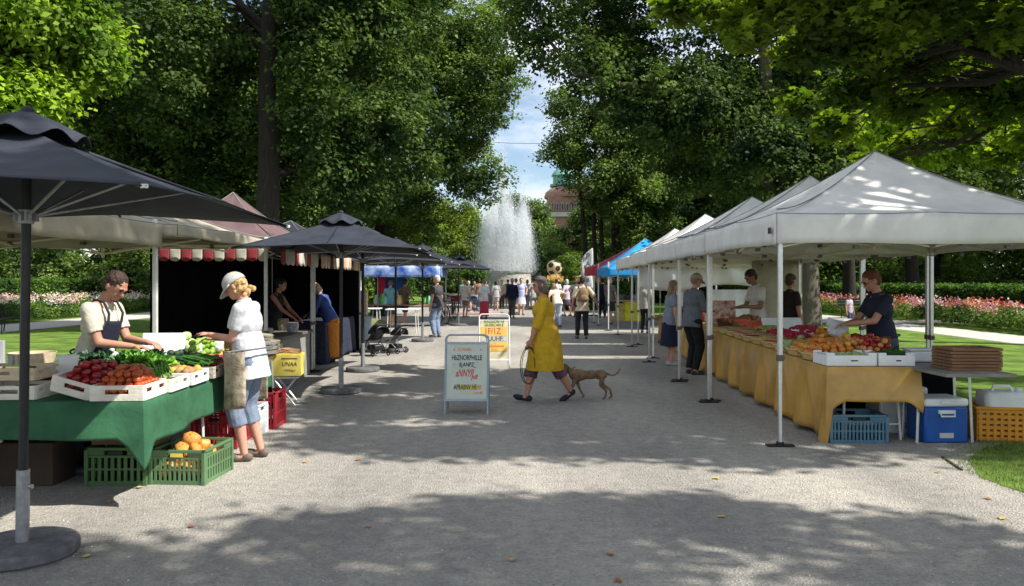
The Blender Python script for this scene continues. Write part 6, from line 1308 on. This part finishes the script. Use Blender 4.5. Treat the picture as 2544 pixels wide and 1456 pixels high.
for i, (px, d, R, lm, lb) in enumerate(((1455, 57, (2.6, 1.8, 2.6), LMS, 'big pale green shrub behind the feather flag'), (1385, 62, (2.2, 1.6, 3.2), LMM, 'darker shrub between the fountain and the football'), (1345, 64, (1.6, 1.5, 2.6), LMH, 'shrub touching the fountain spray'), (1560, 60, (2.8, 1.8, 3.2), LMM, 'shrub behind the blue gazebo'), (1650, 58, (2.6, 1.8, 2.8), LMD, 'dark shrub behind the white tents'), (1140, 60, (2.2, 1.6, 2.6), LMY, 'yellowish shrub left of the fountain'), (1060, 55, (2.4, 1.6, 2.6), LMM, 'shrub behind the blue tarpaulin stall'), (960, 48, (2.2, 1.6, 2.2), LMH, 'shrub seen between the umbrella poles'), (880, 44, (2.2, 1.6, 2.0), LMS, 'shrub beside the dark stall'), (1180, 56, (1.4, 1.2, 1.6), LMH, 'low shrub at the fountain rim'),
        (330, 44, (2.4, 1.6, 2.2), LMM, 'shrub above the left hedge near the tent pole'), (200, 46, (2.0, 1.6, 1.8), LMS, 'light shrub above the left hedge'), (60, 45, (2.6, 1.6, 2.2), LMM, 'shrub over the hedge at the picture edge'), (1860, 52, (2.4, 1.6, 2.4), LMM, 'shrub between the stallholders'), (2220, 56, (2.8, 1.8, 1.8), LMM, 'shrub beyond the right lawn'), (2400, 60, (3.0, 1.8, 1.9), LMS, 'pale shrub among the dark trunks'), (1760, 62, (3.0, 1.8, 4.0), LMM, 'tall shrub behind the white tent peaks'))):
    shrub(lb, (px-1272)/F*d, d, R, lm, 14000, .16, 300+i)
def hedge(label, x0, x1, y0, y1, z, lm, n, size, seed):
    rng = np.random.default_rng(seed); r = thing('hedge', label, 'hedge', ((x0+x1)/2, (y0+y1)/2, 0)); MB().box((0, 0, z*.47), (x1-x0-.3, y1-y0-.3, z*.9)).build('core', mat('hedge_core', (.01, .02, .008), .9), r)
    p = np.stack([rng.uniform(x0, x1, n), rng.uniform(y0, y1, n), rng.uniform(0, z, n)], 1); f = rng.integers(0, 3, n); s = rng.choice([0, 1], n)
    j = rng.normal(size=n)*.05
    p[f == 0, 0] = np.where(s[f == 0], x0, x1)+j[f == 0]; p[f == 1, 1] = np.where(s[f == 1], y0, y1)+j[f == 1]; p[f == 2, 2] = z+j[f == 2]
    obj_from(ngrid('foliage', leaf_verts(p, size, rng)-np.array(((x0+x1)/2, (y0+y1)/2, 0)), 4, lm), 'foliage', r); return r
hedge('long clipped hedge behind the left rose bed', -25.5, -23.6, 24, 60, 1.65, LMH, 60000, .13, 1)
hedge('low dark hedge behind the right flower bed', 19.6, 21.4, 22, 60, 1.4, LMH, 50000, .13, 2)
hedge('hedge with light railings right of the crowd', 2.0, 6.6, 43, 44.6, 1.5, LMH, 12000, .13, 3)
hedge('hedge closing the lawn far behind the cream tents', -23, -9, 56, 58, 1.8, LMH, 30000, .16, 4)
hedge('hedge closing the lawn beyond the benches', 9, 40, 58, 60, 1.6, LMD, 40000, .18, 5)
# far woods closing the park
def woods(name, x0, x1, y0, y1, zt, n, size, lm, seed):
    rng = np.random.default_rng(seed); x = rng.uniform(x0, x1, n); top = zt*(.65+.25*np.sin(x*.37+seed)+.12*np.sin(x*1.1)); z = top*rng.uniform(0, 1, n)**.8; y = y0+(y1-y0)*rng.uniform(0, 1, n)
    tag(obj_from(ngrid(name, leaf_verts(np.stack([x, y, z], 1), size, rng), 4, lm), name), None, None, None, 'stuff')
woods('far_woods', -75, -13, 72, 78, 9, 90000, .42, LMM, 1); woods('far_woods', 11, 85, 74, 80, 9, 100000, .42, LMM, 2); woods('far_woods', -40, 60, 100, 106, 7, 60000, .5, LMM, 3)
# flower beds
def bed(side, x0, x1, y0, y1, zt, cols, n, seed, leafc):
    rng = np.random.default_rng(seed); x = rng.uniform(x0, x1, n); y = y0+(y1-y0)*rng.uniform(0, 1, n)**1.3; zz = zt*(.55+.45*np.abs(np.sin(x*2.1)*np.cos(y*1.3)))*rng.uniform(.25, 1, n)
    o = obj_from(ngrid('flower_bed_leaves', leaf_verts(np.stack([x, y, zz], 1), .11, rng), 4, leafc), 'rose_foliage'); tag(o, None, None, None, 'stuff')
    K = 850; cx, cy = rng.uniform(x0, x1, K), y0+(y1-y0)*rng.uniform(0, 1, K)**1.3; h = zt*(.75+.35*rng.uniform(0, 1, K))
    cl = (np.sin(cx*1.9+1)+np.cos(cy*.55+seed)+rng.normal(size=K)*.8); ci = np.clip(((cl+2)/4*len(cols)).astype(int), 0, len(cols)-1); ci[(np.sin(cx*2.7+cy*.9)+np.sin(cy*1.7)+rng.normal(size=K)*.5) < -.2] = -1
    for k, c in enumerate(cols):
        s_ = ci == k
        if not s_.any(): continue
        ctr = np.repeat(np.stack([cx[s_], cy[s_], h[s_]], 1), 20, 0); p = ctr+rng.normal(size=ctr.shape)*np.array([.13, .13, .07]); cc = np.array(c)
        mt = island_mat('petals%d%d' % (seed, k), [tuple(cc*.7), tuple(cc), tuple(np.minimum(cc*1.25+.05, .9))], .6, .3)
        tag(obj_from(ngrid('roses', leaf_verts(p, .085, rng, up=.2), 4, mt), 'rose_blooms'), None, None, None, 'stuff')
LMR = leafmat('leaf_rose', (.10, .17, .045))
bed('left', -23.2, -19.4, 22, 56, .9, [(.75, .5, .3), (.8, .74, .66), (.75, .62, .35), (.8, .74, .68), (.7, .42, .4)], 70000, 6, LMR)
bed('right', 15.5, 18.8, 17, 56, .82, [(.72, .3, .12), (.6, .09, .08), (.7, .3, .33), (.72, .45, .42), (.5, .12, .24), (.75, .55, .52)], 70000, 7, LMR)
bed('mid', 2.2, 6.4, 43.2, 44.4, 1.75, [(.75, .6, .1), (.7, .3, .1), (.8, .7, .3)], 7000, 8, LMR)
# ------------------------------------------------------------ fountain
fx, fy = (1258-1272)/F*60, 60
r = thing('fountain', 'tall white fountain jets rising from a round raised basin', 'fountain', (fx, fy, 0))
MB().lathe([(6.0, 0), (6.0, .55), (6.2, .6), (6.2, .72), (5.7, .74), (5.6, .4), (2.0, .4), (1.9, 2.2), (2.0, 2.3), (2.02, 2.42), (1.8, 2.42), (1.7, 2.35), (.1, 2.4)], 48).build('basin', mat('basin_stone', (.42, .4, .36), .8, .2, 4, .3, 20), r)
MB().lathe([(5.58, .66), (.05, .66)], 48, close=False).build('water', mat('pool_water', (.1, .16, .15), .08, .1, 3, .3, 8), r)
rng = np.random.default_rng(5); J = []
def jet(n, x, y, z0, apex, vx, vy, spread, fall=1.0):
    g_ = 9.8; v0 = math.sqrt(2*g_*apex); T_ = v0/g_*(1+fall); t = rng.uniform(0, 1, n)**.8*T_
    sp = spread*(t/T_+.12)[:, None]; d = rng.normal(size=(n, 3))*np.array([1, 1, .55])*sp; k = np.exp(rng.normal(size=n)*.2-.04)
    p = np.stack([x+vx*t, y+vy*t, z0+(v0*t-.5*g_*t*t)*k], 1)+d; vel = np.stack([vx+0*t, vy+0*t, v0-g_*t], 1); keep = p[:, 2] > .6; J.append((p[keep], vel[keep]))
jet(16000, -.1, 0, 2.4, 5.3, .0, 0, .5); jet(9000, -.3, 0, 2.4, 7.4, .02, 0, .2, .5)
for k in range(14):
    a = 2*PI*k/14; ap = [3.5, 4.4, 3.1, 4.0][k % 4]; jet(11000, 1.0*math.cos(a), 1.0*math.sin(a), 2.4, ap, .5*math.cos(a), .5*math.sin(a), .3)
p = np.concatenate([j[0] for j in J]); ve = np.concatenate([j[1] for j in J])
mist = rng.normal(size=(30000, 3))*np.array([1.1, 1.1, 1.2])+np.array([-.6, 0, 2.9]); mist = mist[mist[:, 2] > .8]; p = np.concatenate([p, mist]); ve = np.concatenate([ve, rng.normal(size=mist.shape)*np.array([.3, .3, 1])-np.array([.2, 0, 2])])
n = len(p); d = ve/np.linalg.norm(ve, axis=1, keepdims=True); s = np.cross(d, rng.normal(size=(n, 3))); s /= np.linalg.norm(s, axis=1, keepdims=True); L_ = (.10+.12*rng.uniform(0, 1, n))[:, None]*.8; w = (.003+.0055*rng.uniform(0, 1, n))[:, None]
v = np.stack([p-d*L_*.5, p+s*w, p+d*L_*.5, p-s*w], 1)
wm, nt, out = new_mat('water_spray'); a_ = N(nt, 'ShaderNodeBsdfDiffuse'); a_.inputs[0].default_value = (.85, .88, .9, 1); b_ = N(nt, 'ShaderNodeBsdfTranslucent'); b_.inputs[0].default_value = (.85, .88, .9, 1); ms = N(nt, 'ShaderNodeMixShader'); ms.inputs[0].default_value = .5
nt.links.new(a_.outputs[0], ms.inputs[1]); nt.links.new(b_.outputs[0], ms.inputs[2]); nt.links.new(ms.outputs[0], out.inputs[0])
o = obj_from(ngrid('water_jet', v, 4, wm), 'water_jet', r); o['kind'] = 'stuff'
o = MB().box((-1.4, 37.2, .07), (3.4, .4, .14)).build('stone_kerb', mat('pink_kerb', (.5, .38, .33), .85), None, bevel=.02); tag(o, 'low pinkish stone kerb at the crowd\'s feet', 'kerb')
# ------------------------------------------------------------ buildings
brick = mat('brick_red', (.3, .17, .13), .9, .25, 1.5, .4, 12, stretch=(1, 1, 4)); stone = mat('pale_stone', (.5, .48, .45), .85, .12, 2); copper = mat('copper_green', (.13, .3, .24), .6, .25, 2); tile = mat('roof_tile', (.45, .15, .1), .85, .25, 2, .3, 10); glass = mat('window_glass', (.03, .04, .05), .15)
B0 = (9.6, 122, 0)
r = thing('brick_building', 'red brick building with green copper lantern above the trees', 'building', B0); MB().box((0, 4, 7.6), (7.6, 8, 15.2)).build('wall', brick, r)
m = MB(); m.box((0, -.15, 12.3), (7.8, .3, .7)); m.box((0, -.1, 9.6), (7.7, .2, .3)); m.build('cornice', stone, r)
for k in range(9): w = MB().box((-3.2+.8*k, -.12, 13.5), (.42, .2, 1.2)).build('window', stone, r); MB().box((-3.2+.8*k, -.24, 13.5), (.3, .06, 1.05)).build('pane', glass, w)
m = MB(); m.lathe([(4.3, 15.2), (4.35, 15.5), (4.1, 16.2), (3.3, 16.8), (2.3, 17.15), (1.4, 17.3)], 28, c=(0, 3.8, 0)); ro = m.build('roof', brick, r)
m = MB(); m.lathe([(2.4, 17.1), (2.4, 17.5), (1.9, 17.6), (1.9, 18.8), (2.2, 18.9), (1.7, 19.7), (.7, 20.4), (.1, 21.8)], 16, c=(-1.0, 3.8, 0)); m.build('lantern', copper, ro)
r = thing('white_tower', 'pale slender building glimpsed through the poplar stems', 'building', (14.6, 118, 0)); MB().box((0, 2, 12), (3.0, 4, 24)).build('wall', mat('white_wall', (.7, .7, .68), .8), r); MB().lathe([(2.2, 24), (1.2, 25.5), (.1, 27)], 4).build('roof', stone, r)
for k in range(5): MB().box((-.4, -.06, 6+3.6*k), (.8, .1, 1.4)).build('window', glass, r)
r = thing('red_roofed_house', 'house with a red tiled roof above the far shrubs', 'building', (22.4, 94, 0)); MB().box((0, 3, 5.2), (6, 6, 10.4)).build('wall', mat('cream_wall', (.55, .5, .4), .85), r); m = MB(); m.add([(-3.4, -.4, 10.4), (3.4, -.4, 10.4), (3.4, 6.4, 10.4), (-3.4, 6.4, 10.4), (-1.5, 3, 14), (1.5, 3, 14)], [(0, 1, 5, 4), (1, 2, 5), (2, 3, 4, 5), (3, 0, 4), (0, 3, 2, 1)]); m.build('roof', tile, r)
for k in range(3): MB().box((-1.8+1.8*k, -.05, 8), (.8, .1, 1.3)).build('window', glass, r)
m = MB(); m.tube([P(900, 352, 70), P(1185, 351, 70), P(1272, 356, 70), P(1365, 357, 70), P(1700, 350, 70)], .02, 5); tag(m.build('overhead_wire', M['darkmetal'], None), 'thin overhead wire crossing the sky gap', 'wire')
# ------------------------------------------------------------ sky, sun, camera
w = bpy.data.worlds.new('World'); SC.world = w; w.use_nodes = True; nt = w.node_tree; nt.nodes.clear(); L = nt.links.new
sk = N(nt, 'ShaderNodeTexSky', sky_type='NISHITA'); sk.sun_disc = False; sk.sun_elevation = SUN_EL; sk.sun_rotation = math.atan2(SUN.x, SUN.y); sk.air_density = 1.0; sk.dust_density = .6; sk.ozone_density = 1.2
tc = N(nt, 'ShaderNodeTexCoord'); mp = N(nt, 'ShaderNodeMapping'); mp.inputs['Scale'].default_value = (1, 1, 2.6); mp.inputs['Location'].default_value = (.35, .1, .12); L(tc.outputs['Generated'], mp.inputs[0])
cn = N(nt, 'ShaderNodeTexNoise', Scale=2.6, Detail=9.0, Roughness=.6); L(mp.outputs[0], cn.inputs['Vector']); cr = N(nt, 'ShaderNodeValToRGB'); cr.color_ramp.elements[0].position = .40; cr.color_ramp.elements[1].position = .60; L(cn.outputs[0], cr.inputs[0])
mx = N(nt, 'ShaderNodeMix', data_type='RGBA'); L(cr.outputs[0], mx.inputs[0]); L(sk.outputs[0], mx.inputs[6]); mx.inputs[7].default_value = (8.0, 8.3, 8.8, 1)
bg = N(nt, 'ShaderNodeBackground', Strength=SKY); L(mx.outputs[2], bg.inputs[0]); ow = N(nt, 'ShaderNodeOutputWorld'); L(bg.outputs[0], ow.inputs[0])
sd = bpy.data.lights.new('sun', 'SUN'); sd.energy = SUNE; sd.angle = math.radians(.53); sd.color = (1, .95, .87); so = bpy.data.objects.new('sun', sd); COL.objects.link(so); so.rotation_euler = (-SUN).to_track_quat('-Z', 'Y').to_euler()
cd = bpy.data.cameras.new('camera'); co = bpy.data.objects.new('camera', cd); COL.objects.link(co); co.location = (0, 0, 1.6); co.rotation_euler = (PI/2, 0, 0); cd.lens = 27; cd.sensor_width = 36; cd.shift_y = -28/2544; cd.clip_end = 3000; cd.clip_start = .05; SC.camera = co
vs = SC.view_settings; vs.view_transform = 'Standard'; vs.look = 'None'; vs.exposure = EXPO; vs.gamma = 1; vs.use_curve_mapping = False
SC.cycles.max_bounces = 6; SC.cycles.diffuse_bounces = 3; SC.cycles.transparent_max_bounces = 8
